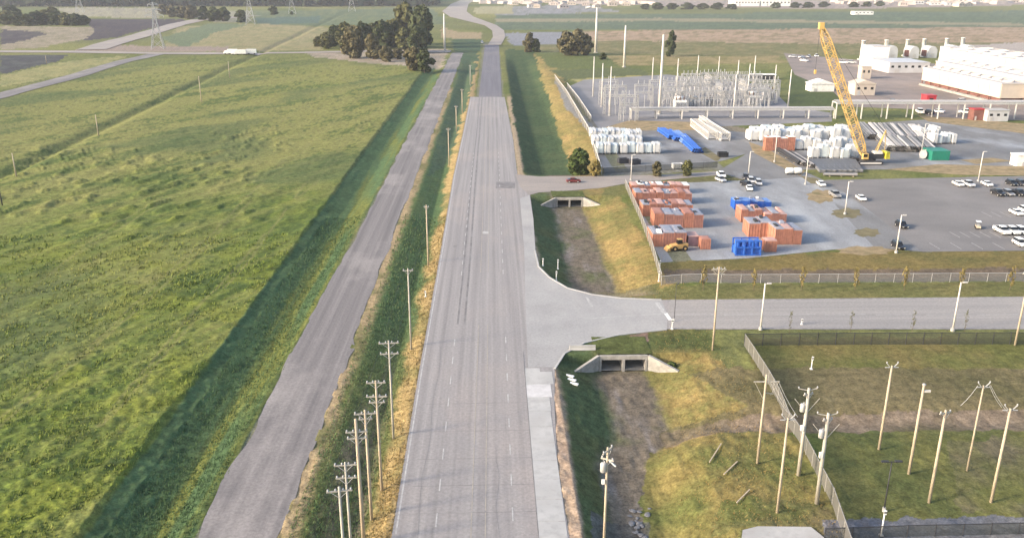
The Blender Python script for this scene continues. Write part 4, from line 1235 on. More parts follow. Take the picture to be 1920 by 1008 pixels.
crate_row(1376, 1406, 393, 376, 2, 4.0, 'blue', ['blue_pale', 'blue_pale'], "the far end of the east block", CG)
crate_row(1408, 1446, 389, 378, 3, 4.5, 'blue', ['blue_pale', 'slate_lid', 'blue_pale'], "the low far row of the east block", CG)
crate_row(1388, 1428, 417, 394, 3, 5.5, 'orange', ['pink_lid', 'slate_lid'], "the third row of the east block", CG)
crate_row(1432, 1474, 420, 401, 3, 6.5, 'orange', ['pink_lid', 'slate_lid'], "the slate topped group, east block", CG)
crate_row(1403, 1448, 446, 419, 2, 6.0, 'orange2', ['slate_lid', 'slate_lid'], "the bright second row, east block", CG)
crate_row(1451, 1502, 459, 430, 3, 7.0, 'orange2', ['slate_lid', 'pink_lid', 'slate_lid'], "the front right row, east block", CG)
crate_row(1433, 1456, 473, 453, 1, 3.0, 'orange', ['pink_lid'], "standing beside the blue skid", CG)

# dark purple machine block behind the loader
gx, gy = G(1299, 462)
o = thing("generator_box", "dark purple machine box between the front crates and the lone crate", "machine", (gx, gy + 2, 0.03))
link("housing", MB().box((0, 0, 1.3), (2.6, 4.0, 2.4)).mesh("housing", material("purple_grey", (0.13, 0.085, 0.11), 0.6, var=0.4, scale=0.8)), o)
link("roof", MB().box((0, 0, 2.56), (2.7, 4.1, 0.12)).mesh("roof", M['pink_lid']), o)
link("skid", MB().box((-1.1, 0, 0.08), (0.2, 4.0, 0.16)).box((1.1, 0, 0.08), (0.2, 4.0, 0.16)).mesh("skid", M['dark_steel']), o)

# blue pump skid
a, b = G(1378, 480), G(1427, 480)
w = b[0] - a[0]; hh = top_z(1400, 452, (a[0] + b[0]) / 2, a[1])
o = thing("blue_skid", "bright blue steel skid frame at the front of the crate yard", "skid", ((a[0] + b[0]) / 2, a[1] + 1.6, 0.03))
for sx in (-1, -0.33, 0.33, 1):
    for sy in (-1, 1):
        link("post", MB().box((sx * (w / 2 - 0.15), sy * 1.4, hh / 2), (0.3, 0.3, hh)).mesh("post", M['blue']), o)
for zz in (0.2, hh * 0.55, hh - 0.1):
    for sy in (-1, 1):
        link("rail", MB().box((0, sy * 1.41, zz), (w, 0.25, 0.28)).mesh("rail", M['blue']), o)
link("tank", MB().box((0, 0, hh * 0.3), (w * 0.94, 2.2, hh * 0.5)).mesh("tank", M['blue']), o)
for k in range(4):
    link("hatch", MB().tube((-w * 0.36 + k * w * 0.24, 0, hh * 0.5), (-w * 0.36 + k * w * 0.24, 0, hh * 0.95), 0.75, 0.65, 12).mesh("hatch", M['blue']), o)

# wheel loader
M['cat_yellow'] = material("machine_yellow", (0.55, 0.33, 0.12), 0.5, var=0.15, scale=0.8, wear=(0.42, 0.28, 0.14))
gx, gy = G(1272, 469)
o = thing("wheel_loader", "yellow wheel loader parked in front of the slate topped crates", "loader", (gx, gy, 0.03), 0.15)
o.scale = (0.82, 0.82, 0.82)
link("body", MB().loft([[(xx, s1 * wd_, zz) for s1, zz in ((-1, z0), (1, z0), (1, z1), (-1, z1))] for xx, wd_, z0, z1 in ((-2.6, 1.0, 0.8, 1.7), (-0.6, 1.1, 0.7, 2.0), (0.2, 1.1, 0.7, 2.0), (2.6, 0.95, 0.9, 2.1))]).mesh("body", M['cat_yellow']), o)
cb = link("cab", MB().box((0.2, 0, 2.7), (1.5, 1.5, 1.3), 0, 0.88).mesh("cab", M['glass']), o)
link("roof", MB().box((0.2, 0, 3.4), (1.5, 1.5, 0.12)).mesh("roof", M['cat_yellow']), cb)
wm = MB().tube((0, -0.3, 0), (0, 0.3, 0), 0.8, 0.8, 14).mesh("wheel", M['rubber'])
hb = MB().tube((0, -0.32, 0), (0, 0.32, 0), 0.35, 0.35, 10).mesh("hub", M['cat_yellow'])
for sx in (-1.5, 1.6):
    for sy in (-1.05, 1.05):
        ww = link("wheel", wm, o, (sx, sy, 0.8)); link("hub", hb, ww)
link("bucket", MB().loft([[(-3.0, s * 1.4, 0.3), (-4.1, s * 1.4, 0.2), (-3.7, s * 1.4, 0.9), (-3.0, s * 1.4, 1.4)] for s in (-1, 1)]).mesh("bucket", M['cat_yellow']), o)
link("lift_arm", MB().beam((-0.8, 0.5, 1.9), (-3.1, 0.5, 0.9), 0.25, 0.35).beam((-0.8, -0.5, 1.9), (-3.1, -0.5, 0.9), 0.25, 0.35).mesh("lift_arm", M['cat_yellow']), o)

# white wrapped bales
def bale_mesh(w, d, h, mat):
    mb = MB(); rings = []
    for t, k in ((0, 0.90), (0.06, 0.98), (0.3, 1.0), (0.7, 1.0), (0.94, 0.98), (1, 0.9)):
        pr_ = []
        for i in range(16):
            a = 2 * math.pi * i / 16
            c, s = math.cos(a), math.sin(a)
            e = 0.35
            pr_.append((-w / 2 + w * t, math.copysign(abs(c) ** e, c) * d / 2 * k, h / 2 + math.copysign(abs(s) ** e, s) * h / 2 * k))
        rings.append(pr_)
    mb.loft(rings)
    return mb.mesh("cover", mat, False)
def bale_row(px0, px1, py, pt, n, depth, mats, rowname, grp, jit_=0.0, pallets=True, what="white wrapped bale", vary=0.06):
    a = G(px0, py); b = G(px1, py); W = (b[0] - a[0]) / n
    hh = top_z((px0 + px1) / 2, pt, (a[0] + b[0]) / 2, a[1])
    strap = None
    for k in range(n):
        h2 = hh * (1 + vary * math.sin(k * 1.9 + px0)) - 0.15
        o = thing("wrapped_bale", f"{what}, {ORD[k]} from left in {rowname}", "bale", (a[0] + W * (k + 0.5), a[1] + depth / 2 + rnd.uniform(-jit_, jit_), 0.03), rnd.uniform(-0.04, 0.04), grp)
        mt = M[mats[k % len(mats)]]
        link("cover", bale_mesh(W - 0.12, depth, h2, mt), o, (0, 0, 0.15))
        st = MB()
        for t in (-0.28, 0.28):
            st.box((t * W, 0, h2 / 2 + 0.15), (0.10, depth + 0.04, h2 + 0.04))
        link("straps", st.mesh("straps", M['galv']), o)
        link("pallet", MB().box((0, 0, 0.07), (W - 0.3, depth - 0.2, 0.14)).mesh("pallet", M['dark_steel']), o)
BG = "white wrapped bales on the pad beside the gold bank"
bale_row(1108, 1178, 262, 245, 6, 9.0, ['wrap', 'wrap', 'wrap_c'], "the far row of the bale pad", BG, 0.4)
bale_row(1178, 1205, 266, 247, 3, 9.0, ['wrap'], "the short far right row", BG, 0.4)
bale_row(1112, 1206, 277, 257, 7, 7.0, ['wrap', 'wrap_c', 'wrap'], "the middle row of the bale pad", BG, 0.3)
bale_row(1119, 1160, 290, 270, 3, 5.0, ['wrap_c', 'wrap'], "the left half of the front row of bales", BG, 0.3)
bale_row(1162, 1240, 289, 270, 5, 5.0, ['wrap', 'wrap_c'], "the right half of the front row of bales", BG, 0.3)
WG = "white wrapped bundles in the laydown yard"
bale_row(1406, 1596, 266, 243, 10, 6.0, ['wrap'], "the long far row of the laydown yard", WG, 1.5, True, "white bundle", 0.14)
bale_row(1412, 1590, 258, 238, 9, 6.0, ['wrap', 'wrap_c'], "the row behind the long far row", WG, 1.5, True, "white bundle", 0.14)
bale_row(1474, 1610, 283, 262, 8, 5.0, ['wrap'], "the broken middle row of the laydown yard", WG, 1.8, True, "white bundle", 0.16)
bale_row(1520, 1610, 298, 276, 5, 4.0, ['wrap', 'wrap_c'], "the front row left of the crane", WG, 1.6, True, "white bundle", 0.16)
bale_row(1748, 1796, 271, 254, 5, 6.0, ['wrap', 'wrap_c'], "the row behind the green container", WG, 2.0, True, "white bundle", 0.16)
bale_row(1724, 1768, 257, 242, 4, 7.0, ['wrap', 'wrap'], "the far row right of the pipes", WG, 2.0, True, "white bundle", 0.16)
crate_row(1434, 1490, 283, 258, 4, 3.0, 'orange', ['white_paint'], "the red crates under the white bundles", CG)

# blue pipe bundles and grey pipe racks
def pipe_bundle(p0, p1, n, r, mat, label, grp, layers=1, name="pipe_bundle", z0=0.25, cat="pipe stack", sp=2.02):
    a = Vector((*G(*p0), 0)); b = Vector((*G(*p1), 0))
    c = (a + b) / 2; L_ = (b - a).length
    ang = math.atan2((b - a).y, (b - a).x)
    o = thing(name, label, cat, (c.x, c.y, 0.03), ang, grp)
    pm = MB().tube((-L_ / 2, 0, 0), (L_ / 2, 0, 0), r, r, 10, False).mesh("pipe", M[mat], True)
    pm2 = MB().tube((-L_ / 2, 0, 0), (L_ / 2, 0, 0), r, r, 10, False).mesh("pipe", M['slab_steel' if mat.startswith('pipe') else mat], True)
    for l in range(layers):
        for k in range(n - l):
            link("pipe", pm if rnd.random() < 0.62 else pm2, o, (rnd.uniform(-0.5, 0.5), (k - (n - l - 1) / 2) * r * sp, z0 + r + l * r * 1.8))
    for t in (-0.35, 0, 0.35):
        link("bearer", MB().box((t * L_, 0, z0 / 2), (0.3, n * r * sp, z0)).mesh("bearer", M['wood_pole']), o)
PG = "pipe stacks in the yards"
M['slab_steel'] = material("dark_slabs", (0.15, 0.155, 0.165), 0.6, 0.2, var=0.25, scale=0.3, stretch=(0.3, 1, 1), wear=(0.26, 0.26, 0.27))
M['pipe_grey'] = material("grey_pipe", (0.34, 0.33, 0.325), 0.6, 0.2, var=0.2, scale=0.5, stretch=(0.2, 1, 1), wear=(0.32, 0.28, 0.27))
M['pipe_white'] = material("pale_pipe", (0.52, 0.50, 0.48), 0.6, var=0.15, scale=0.5, wear=(0.32, 0.28, 0.27))
for k, (p, q_) in enumerate([((1240, 247), (1262, 262)), ((1252, 250), (1274, 266)), ((1266, 252), (1288, 271)), ((1278, 258), (1300, 280)), ((1288, 270), (1308, 288))]):
    pipe_bundle(p, q_, 5, 0.42, 'blue' if k != 2 else 'blue_pale', f"blue pipe stack, {ORD[k]} from the left on the pad beside the white bales", PG, 2)
for k in range(7):
    f = k / 6
    pipe_bundle((1618 + 112 * f - 4, 238 + 4 * f), (1650 + 112 * f - 14, 262 + 5 * f), 6, 0.36, ['pipe_grey', 'pipe_white'][k % 2], f"grey pipe stack, {ORD[k]} from the crane boom in the far rank", PG, 3)
for k in range(5):
    f = k / 4
    pipe_bundle((1652 + 74 * f - 2, 262 + 4 * f), (1680 + 74 * f - 8, 284 + 3 * f), 6, 0.36, ['pipe_white', 'pipe_grey'][k % 2], f"pale pipe stack, {ORD[k]} from the crane cab in the near rank", PG, 3)
for k in range(4):
    pipe_bundle((1458 + k * 10, 284 + k * 3), (1500 + k * 8, 310 + k * 2), 3, 0.36, 'pipe_grey' if k % 2 else 'dark_steel', f"dark beam stack, {ORD[k]} from the dry grass corner", PG, 2)
# dark steel slabs in front
M['slab_steel'] = material("dark_slabs", (0.15, 0.155, 0.165), 0.6, 0.2, var=0.25, scale=0.3, stretch=(0.3, 1, 1), wear=(0.26, 0.26, 0.27))
for k in range(8):
    px = 1520 + k * 11
    a = G(px, 302); b = G(px + 22 - k, 324)
    c = ((a[0] + b[0]) / 2, (a[1] + b[1]) / 2)
    L_ = math.hypot(b[0] - a[0], b[1] - a[1])
    o = thing("steel_plate_stack", f"low stack of dark steel plates, {ORD[k]} from the left in front of the bundles", "plate stack", (c[0], c[1], 0.03), math.atan2(b[1] - a[1], b[0] - a[0]), "steel plate stacks")
    for l in range(3):
        link("plate", MB().box((rnd.uniform(-.4, .4), 0, 0.18 + 0.34 * l), (L_, 2.0, 0.28)).mesh("plate", M['slab_steel']), o)
pipe_bundle((1545, 330), (1608, 331), 2, 0.45, 'pipe_grey', "long grey pipe lying across the front of the steel plates", PG)
for k, px in enumerate((1480, 1495)):
    gx, gy = G(px, 327)
    o = thing("storage_tank", f"small white horizontal tank, {['left', 'right'][k]} of the pair by the dark beams", "tank", (gx, gy, 0.03), 0, "small white tanks")
    link("shell", MB().loft([[(xx, 1.0 * rr * math.cos(2 * math.pi * i / 14), 1.25 + 1.0 * rr * math.sin(2 * math.pi * i / 14)) for i in range(14)] for xx, rr in ((-1.4, 0.4), (-1.2, 0.9), (-1.0, 1), (1.0, 1), (1.2, 0.9), (1.4, 0.4))]).mesh("shell", M['white_paint'], True), o)
    for s in (-0.8, 0.8):
        link("saddle", MB().box((s, 0, 0.25), (0.3, 1.6, 0.5)).mesh("saddle", M['dark_steel']), o)
# green container
M['green_paint'] = material("green_paint", (0.02, 0.22, 0.15), 0.5, var=0.2, scale=0.6, wear=(0.03, 0.15, 0.11))
a, b = G(1746, 301), G(1780, 301)
w = b[0] - a[0]; hh = top_z(1763, 284, (a[0] + b[0]) / 2, a[1])
o = thing("steel_container", "green steel container right of the pipe stacks", "container", ((a[0] + b[0]) / 2, a[1] + 3.5, 0.03))
link("body", MB().box((0, 0, hh / 2), (w, 7, hh)).mesh("body", M['green_paint']), o)
for k in range(12):
    link("rib", MB().box((-w / 2 + w * (k + 0.5) / 12, -3.53, hh / 2), (0.14, 0.1, hh - 0.2)).mesh("rib", M['green_paint']), o)
link("roof", MB().box((0, 0, hh + 0.06), (w + 0.1, 7.1, 0.12)).mesh("roof", M['green_paint']), o)
gx, gy = G(1733, 297)
o = thing("spool", "pale cable reel beside the green container", "cable reel", (gx, gy, 0.03), 0.5)
link("drum", MB().tube((-0.9, 0, 1.6), (0.9, 0, 1.6), 1.0, 1.0, 14).mesh("drum", M['pipe_grey']), o)
for s in (-1, 1):
    link("flange", MB().tube((s * 0.9, 0, 1.6), (s * 1.05, 0, 1.6), 1.6, 1.6, 18).mesh("flange", M['pipe_white']), o)
# flat-roofed long trailers on the pad
for k, (p, q_) in enumerate([((1302, 236), (1336, 262)), ((1322, 240), (1360, 264)), ((1314, 224), (1334, 238))]):
    a = Vector((*G(*p), 0)); b = Vector((*G(*q_), 0)); c = (a + b) / 2; L_ = (b - a).length
    o = thing("truss_section", f"long pale truss section, {['left', 'right', 'small rear'][k]} one of three on the pad", "truss", (c.x, c.y, 0.03), math.atan2((b - a).y, (b - a).x), "truss sections on the pad")
    ww = 3.6 if k < 2 else 1.6
    mb = MB(); n = 12
    hh = 3.0 if k < 2 else 1.6
    for sy in (-1, 1):
        for zz in (0.2, hh):
            link("chord", MB().beam((-L_ / 2, sy * ww / 2, zz), (L_ / 2, sy * ww / 2, zz), 0.45, 0.45).mesh("chord", M['pale_steel']), o)
    for i in range(n + 1):
        xx = -L_ / 2 + L_ * i / n
        for sy in (-1, 1):
            mb.beam((xx, sy * ww / 2, 0.2), (xx, sy * ww / 2, hh), 0.25, 0.25)
        mb.beam((xx, -ww / 2, hh), (xx, ww / 2, hh), 0.25, 0.3)
        if i < n:
            for sy in (-1, 1):
                mb.beam((xx, sy * ww / 2, 0.2), (xx + L_ / n, sy * ww / 2, hh), 0.2, 0.2)
    link("web", mb.mesh("web", M['pale_steel']), o)
    link("deck", MB().box((0, 0, 0.5), (L_, ww - 0.5, 0.2)).mesh("deck", M['galv']), o)

# ------------------------------------------------------------------ crawler crane
M['crane'] = material("crane_yellow", (0.60, 0.40, 0.13), 0.5, var=0.15, scale=0.3, wear=(0.52, 0.37, 0.18), wscale=0.2)
M['crane_g'] = material("crane_lemon", (0.70, 0.58, 0.05), 0.5, var=0.15, scale=0.5)
cx, cy = G(1622, 306)
o = thing("crawler_crane", "yellow crawler crane with a tall lattice boom over the laydown yard", "crane", (cx, cy, 0.03))
tr = MB().loft([[(xx, -0.55, zz) for xx, zz in ((-4.3, 0.4), (-3.8, 0.05), (3.8, 0.05), (4.3, 0.4), (4.3, 1.0), (3.8, 1.35), (-3.8, 1.35), (-4.3, 1.0))], [(xx, 0.55, zz) for xx, zz in ((-4.3, 0.4), (-3.8, 0.05), (3.8, 0.05), (4.3, 0.4), (4.3, 1.0), (3.8, 1.35), (-3.8, 1.35), (-4.3, 1.0))]]).mesh("track", M['dark_steel'])
for s in (-1, 1):
    t = link("track", tr, o, (0.5, s * 3.0, 0))
    link("track_frame", MB().box((0, -0.6 if s < 0 else 0.6, 0.7), (7.4, 0.1, 0.55)).mesh("track_frame", M['pale_steel']), t)
link("undercarriage", MB().box((0.5, 0, 1.1), (3.2, 5.4, 0.9)).mesh("undercarriage", M['dark_steel']), o)
up = link("upper_works", MB().box((2.0, 0.3, 2.7), (7.5, 3.2, 2.0), 0, 0.96).mesh("upper_works", M['dark_steel']), o)
link("counterweight", MB().loft([[(6.2, -2.0, 1.8), (7.9, -1.7, 1.8), (7.9, 1.7, 1.8), (6.2, 2.0, 1.8)], [(6.2, -2.0, 4.4), (7.7, -1.5, 4.2), (7.7, 1.5, 4.2), (6.2, 2.0, 4.4)]]).mesh("counterweight", M['crane_g']), o)
link("engine_cover", MB().box((3.6, -0.4, 4.0), (3.0, 2.6, 0.9), 0, 0.9).mesh("engine_cover", M['pale_steel']), o)
cb = link("cab", MB().box((-1.2, -2.1, 2.9), (2.0, 1.3, 2.0), 0, 0.9).mesh("cab", M['crane']), o)
link("window", MB().box((-1.4, -2.76, 3.2), (1.4, 0.06, 1.0)).mesh("window", M['glass']), cb)
tipz = top_z(1541, 52, cx - 18, cy)
tip_b = (cx - 18) * math.sin(YAW) + cy * math.cos(YAW)
tip_a = (1541 - 960) * tip_b / (CAM_F * math.cos(PITCH) - (52 - 504) * math.sin(PITCH))
tipx = tip_a * math.cos(YAW) + tip_b * math.sin(YAW) - cx
b0, b1 = Vector((-0.6, 0, 2.2)), Vector((tipx, 0, tipz))
ax = (b1 - b0); L_ = ax.length; ax.normalize()
side = Vector((0, 1, 0)); nrm = ax.cross(side).normalized()
def wdt(t): return 1.1 + 1.5 * min(1, t / 0.10) if t < 0.9 else 2.6 - 1.5 * (t - 0.9) / 0.1
def BP(t, sx, sy):
    return b0 + ax * (L_ * t) + (nrm * sx + side * sy) * (wdt(t) / 2)
N_ = 22
ch = MB(); la = MB()
cs = [(-1, -1), (1, -1), (1, 1), (-1, 1)]
for k in range(N_):
    t0, t1 = k / N_, (k + 1) / N_
    for i in range(4):
        j = (i + 1) % 4
        ch.beam(BP(t0, *cs[i]), BP(t1, *cs[i]), 0.27, 0.27)
        if k % 2 == 0:
            la.beam(BP(t0, *cs[i]), BP(t1, *cs[j]), 0.15, 0.15)
        else:
            la.beam(BP(t0, *cs[j]), BP(t1, *cs[i]), 0.15, 0.15)
        la.beam(BP(t1, *cs[i]), BP(t1, *cs[j]), 0.14, 0.14)
bo = link("boom", ch.mesh("boom", M['crane']), o)
tag(link("lattice", la.mesh("lattice", M['crane']), bo), kind="stuff")
hd = b1 + ax * 0.6
link("boom_head", MB().box((hd.x, hd.y, hd.z), (1.6, 1.6, 2.2)).mesh("boom_head", M['crane']), o)
mast = b0 + Vector((6.5, 0, 9.5))
link("gantry", MB().beam((3.0, 0.9, 3.4), mast, 0.3, 0.3).beam((3.0, -0.9, 3.4), mast, 0.3, 0.3).beam((6.4, 0, 4), mast, 0.2, 0.2).mesh("gantry", M['crane']), o)
link("pendant_rope", MB().tube(mast, b1, 0.06, 0.06, 5).mesh("pendant_rope", M['dark_steel']), o)
link("hoist_rope", MB().tube(b1 + Vector((-0.6, 0, 0)), b1 + Vector((-0.6, 0, -14)), 0.06, 0.06, 5).mesh("hoist_rope", M['dark_steel']), o)
link("hook_block", MB().box((b1.x - 0.6, 0, b1.z - 14.6), (0.7, 0.5, 1.4)).mesh("hook_block", M['crane']), o)

# ------------------------------------------------------------------ power plant
M['cream'] = material("cream_cladding", (0.55, 0.475, 0.395), 0.6, var=0.08, scale=0.15, wear=(0.48, 0.42, 0.36), wscale=0.1)
M['cream2'] = material("white_roof_deck", (0.52, 0.49, 0.47), 0.7, var=0.06, scale=0.2)
M['red_brown'] = material("red_brown_steel", (0.19, 0.085, 0.07), 0.7, var=0.3, scale=0.4)
M['red'] = material("red_paint", (0.45, 0.04, 0.05), 0.5, var=0.2, scale=0.6)
M['metal_roof'] = material("pale_metal_roof", (0.52, 0.52, 0.53), 0.5, 0.1, var=0.1, scale=0.2)

def cooling_tower(x0, x1, y0, y1, h, n, label, lift=3.2):
    o = thing("cooling_tower", label, "cooling tower", (x0, y0, 0.02))
    W = x1 - x0; L_ = y1 - y0
    # cladding panels, one per cell along the west and south sides
    cell = L_ / n
    for k in range(n):
        link("cladding_panel", MB().box((0, (k + 0.5) * cell, (lift + h) / 2), (0.5, cell - 0.18, h - lift)).mesh("panel", M['cream']), o)
        link("cladding_panel", MB().box((W, (k + 0.5) * cell, (lift + h) / 2), (0.5, cell - 0.18, h - lift)).mesh("panel", M['cream']), o)
    for yy in (0, L_):
        link("end_wall", MB().box((W / 2, yy, (lift + h) / 2), (W, 0.45, h - lift)).mesh("end_wall", M['cream']), o)
    link("deck", MB().box((W / 2, L_ / 2, h + 0.15), (W + 1.0, L_ + 1.0, 0.4)).mesh("deck", M['cream2']), o)
    link("basin", MB().box((W / 2, L_ / 2, 0.6), (W + 2, L_ + 2, 1.2)).mesh("basin", M['old_concrete']), o)
    link("fill_core", MB().box((W / 2, L_ / 2, lift / 2 + 0.8), (W - 3, L_ - 3, lift)).mesh("fill_core", M['red_brown']), o)
    col_m = MB().box((0, 0, lift / 2), (0.5, 0.5, lift)).mesh("column", M['red_brown'])
    for k in range(n + 1):
        for xx in (0.2, W - 0.2):
            link("column", col_m, o, (xx, k * cell if 0 < k < n else (0.3 if k == 0 else L_ - 0.3), 0))
    rm_ = MB().box((0, L_ / 2, 0), (0.12, L_, 0.12)).mesh("handrail", M['pale_steel'])
    link("handrail", rm_, o, (0, 0, h + 1.3)); link("handrail", rm_, o, (W, 0, h + 1.3))
    r = min(cell * 0.40, W * 0.23)
    fm = MB().lathe([(r * 0.98, 0), (r * 0.93, 0.5), (r * 0.93, 1.1), (r * 0.86, 1.1), (r * 0.82, 0.7), (r * 0.82, 0.3)], n=20).mesh("fan_stack", M['cream2'], True)
    for k in range(n):
        for xx in ((W * 0.27, W * 0.73) if W > 24 else (W * 0.5,)):
            f = link("fan_stack", fm, o, (xx, (k + 0.5) * cell, h + 0.35))
            bl = MB()
            for i in range(6):
                a = i * math.pi / 3
                bl.beam((0, 0, 0.6), (r * 0.8 * math.cos(a), r * 0.8 * math.sin(a), 0.6), 0.7, 0.08)
            link("fan_well", MB().tube((0, 0, 0.05), (0, 0, 0.12), r * 0.8, r * 0.8, 16).mesh("fan_well", M['dark_steel']), f)
            link("fan_blades", bl.mesh("fan_blades", M['galv']), f)
    return o
xa, ya = G(1727, 160); xb, yb = G(1896, 196)
# the west tower: low cladding on the road side and a stepped upper deck with fan cells
o = cooling_tower(min(xa, xb), min(xa, xb) + 13, yb, ya, 10.5, 8, "long cream cooling tower with fan cells, its sunlit side facing the crane")
cooling_tower(min(xa, xb) + 14.5, min(xa, xb) + 34, yb - 4, ya + 14, 13.0, 8, "second row of white cooling tower cells behind the sunlit tower")
cooling_tower(min(xa, xb) + 62, min(xa, xb) + 92, yb + 10, ya + 96, 14.0, 9, "farthest white roofed cooling tower block at the right edge")

# white hall and stacks
def stack_unit(px, py, pt, label):
    gx, gy = G(px, py); hh = top_z(px, pt, gx, gy)
    o = thing("exhaust_stack", label, "chimney", (gx, gy, 0.02), 0, "white exhaust stacks of the plant")
    link("shaft", MB().lathe([(1.9, 0), (1.7, 1), (1.55, hh - 0.4), (1.75, hh - 0.4), (1.75, hh), (1.3, hh), (1.3, hh - 1.5)], n=18).mesh("shaft", M['white_paint'], True), o)
    link("plinth", MB().box((0, 0, 0.6), (5, 5, 1.2)).mesh("plinth", M['concrete']), o)
    link("ladder", MB().beam((-1.8, -0.2, 0.5), (-1.7, -0.2, hh - 0.5), 0.4, 0.12).mesh("ladder", M['galv']), o)
def round_hall(px0, px1, py, pt, label):
    a, b = G(px0, py), G(px1, py)
    w = b[0] - a[0]; hh = top_z(px0, pt, (a[0] + b[0]) / 2, a[1])
    o = thing("engine_hall", label, "plant building", ((a[0] + b[0]) / 2, a[1] + 6, 0.02), 0, "rounded white engine halls")
    pr_ = [(-w / 2, 0), (w / 2, 0)]
    arc = [(w / 2 * math.cos(t), hh * 0.55 + hh * 0.45 * math.sin(t)) for t in [math.pi * i / 12 for i in range(13)]]
    ring = pr_ + arc
    link("shell", MB().loft([[(p[0], yy, p[1]) for p in ring] for yy in (-6, 6)]).mesh("shell", M['metal_roof']), o)
    for k in range(3):
        link("band", MB().loft([[(p[0] * 1.012, yy, p[1] * 1.012) for p in arc] for yy in (-4.2 + 4 * k, -3.9 + 4 * k)]).mesh("band", M['galv']), o)
    link("door", MB().box((0, -6.06, 1.8), (2.6, 0.12, 3.6)).mesh("door", M['galv']), o)
    link("duct", MB().box((-w * 0.62, -2, hh * 0.4), (w * 0.3, 4, hh * 0.5)).mesh("duct", M['red_brown']), o)
for k, (px, py, pt) in enumerate([(1615, 113, 76), (1658, 110, 75), (1698, 106, 74), (1729, 105, 73), (1771, 104, 72), (1801, 103, 71)]):
    stack_unit(px, py, pt, f"white exhaust stack, {ORD[k]} from the left of six")
for k, (p0, p1, py, pt) in enumerate([(1663, 1682, 111, 86), (1705, 1722, 110, 87), (1738, 1756, 109, 87), (1779, 1796, 108, 85), (1808, 1828, 107, 85)]):
    round_hall(p0, p1, py, pt, f"rounded white engine hall, {ORD[k]} from the left")
def shed(px0, px1, py, pt, depth, label, wall='white_paint', roof='cream2', name="plant_building", bays=5, pitch=0.0, doors=1):
    a, b = G(px0, py), G(px1, py)
    w = b[0] - a[0]; hh = top_z((px0 + px1) / 2, pt, (a[0] + b[0]) / 2, a[1])
    o = thing(name, label, "building", ((a[0] + b[0]) / 2, a[1] + depth / 2, 0.02))
    link("wall", MB().box((0, 0, hh / 2), (w, depth, hh)).mesh("wall", M[wall]), o)
    if pitch:
        ring = [(-w / 2 - 0.4, hh), (w / 2 + 0.4, hh), (w / 2 + 0.4, hh + 0.2), (0, hh + pitch), (-w / 2 - 0.4, hh + 0.2)]
        link("roof", MB().loft([[(p[0], yy, p[1]) for p in ring] for yy in (-depth / 2 - 0.4, depth / 2 + 0.4)]).mesh("roof", M[roof]), o)
    else:
        link("roof", MB().box((0, 0, hh + 0.16), (w + 0.5, depth + 0.5, 0.3)).mesh("roof", M[roof]), o)
    for k in range(bays):
        xx = -w / 2 + w * (k + 0.5) / bays
        link("window", MB().box((xx, -depth / 2 - 0.03, hh * 0.62), (w / bays * 0.4, 0.08, hh * 0.22)).mesh("window", M['glass']), o)
    for k in range(doors):
        link("door", MB().box((-w * 0.3 + k * w * 0.4, -depth / 2 - 0.05, hh * 0.2), (min(3, w * 0.14), 0.1, hh * 0.4)).mesh("door", M['galv']), o)
    return o
shed(1632, 1664, 127, 88, 20, "tall white plant block left of the engine halls", bays=0, doors=0)
shed(1666, 1742, 137, 118, 34, "long low shed with a pale metal roof beside the cooling tower", 'metal_roof', 'metal_roof', bays=6)
shed(1776, 1806, 118, 90, 14, "white block in front of the right engine halls", bays=0)
shed(1520, 1564, 172, 158, 9, "white pitched tent like shed beside the crane boom", 'white_paint', 'white_paint', bays=0, pitch=2.4)
shed(1602, 1640, 179, 158, 10, "tan gabled shed right of the crane boom", 'cream', 'cream', bays=3, pitch=2.2)
shed(1614, 1632, 148, 126, 6, "small cream open frame building behind the crane boom", 'cream', 'cream', bays=2)
shed(1736, 1754, 196, 180, 6, "small red building by the pipe rack", 'red', 'red', bays=1)
shed(1824, 1846, 226, 206, 5, "dark red container under the pipe rack at the right", 'red_brown', 'red', bays=0)
shed(1850, 1890, 228, 208, 7, "grey metal container building under the pipe rack", 'metal_roof', 'galv', bays=3)
shed(1410, 1455, 150, 141, 6, "low white shed at the back right of the substation", 'dark_steel', 'white_paint', bays=0)
shed(1905, 1990, 312, 292, 4, "white box trailer at the right edge behind the parking lot", 'white_paint', 'white_paint', "box_trailer", 0)

# pipe rack across the plant
a = Vector((*G(1182, 222), 0)); b = Vector((*G(1560, 221), 0)); c_ = Vector((*G(1990, 222), 0))
def pipe_rack(a, b, label, zt, wd_, dark=False):
    L_ = (b - a).length; ang = math.atan2((b - a).y, (b - a).x)
    o = thing("pipe_rack", label, "pipe rack", (a.x, a.y, 0.02), ang)
    for s in (-1, 1):
        link("girder", MB().box((L_ / 2, s * wd_ / 2, zt), (L_, 0.35, 0.9)).mesh("girder", M['galv']), o)
    n = int(L_ / 11)
    lg = MB().box((0, 0, zt / 2), (0.45, 0.45, zt)).mesh("leg", M['pale_steel'])
    cr = MB().box((0, 0, zt), (0.35, wd_, 0.4)).mesh("cross_beam", M['pale_steel'])
    for k in range(n + 1):
        for s in (-1, 1):
            link("leg", lg, o, (L_ * k / n, s * wd_ / 2, 0))
        link("cross_beam", cr, o, (L_ * k / n, 0, 0.05))
    for k in range(6):
        link("pipe", MB().tube((0.3, 0, 0), (L_ - 0.3, 0, 0), 0.28, 0.28, 8, False).mesh("pipe", M[['galv', 'pipe_grey', 'pipe_white'][k % 3]], True), o, (0, -wd_ / 2 + 0.6 + k * (wd_ - 1.2) / 5, zt + 0.65))
pipe_rack(a, b, "long pale pipe rack in front of the substation", 4.2, 4.0)
pipe_rack(b + Vector((0.5, 0, 0)), c_, "long pale pipe rack running on behind the crane to the right edge", 7.2, 6.0)

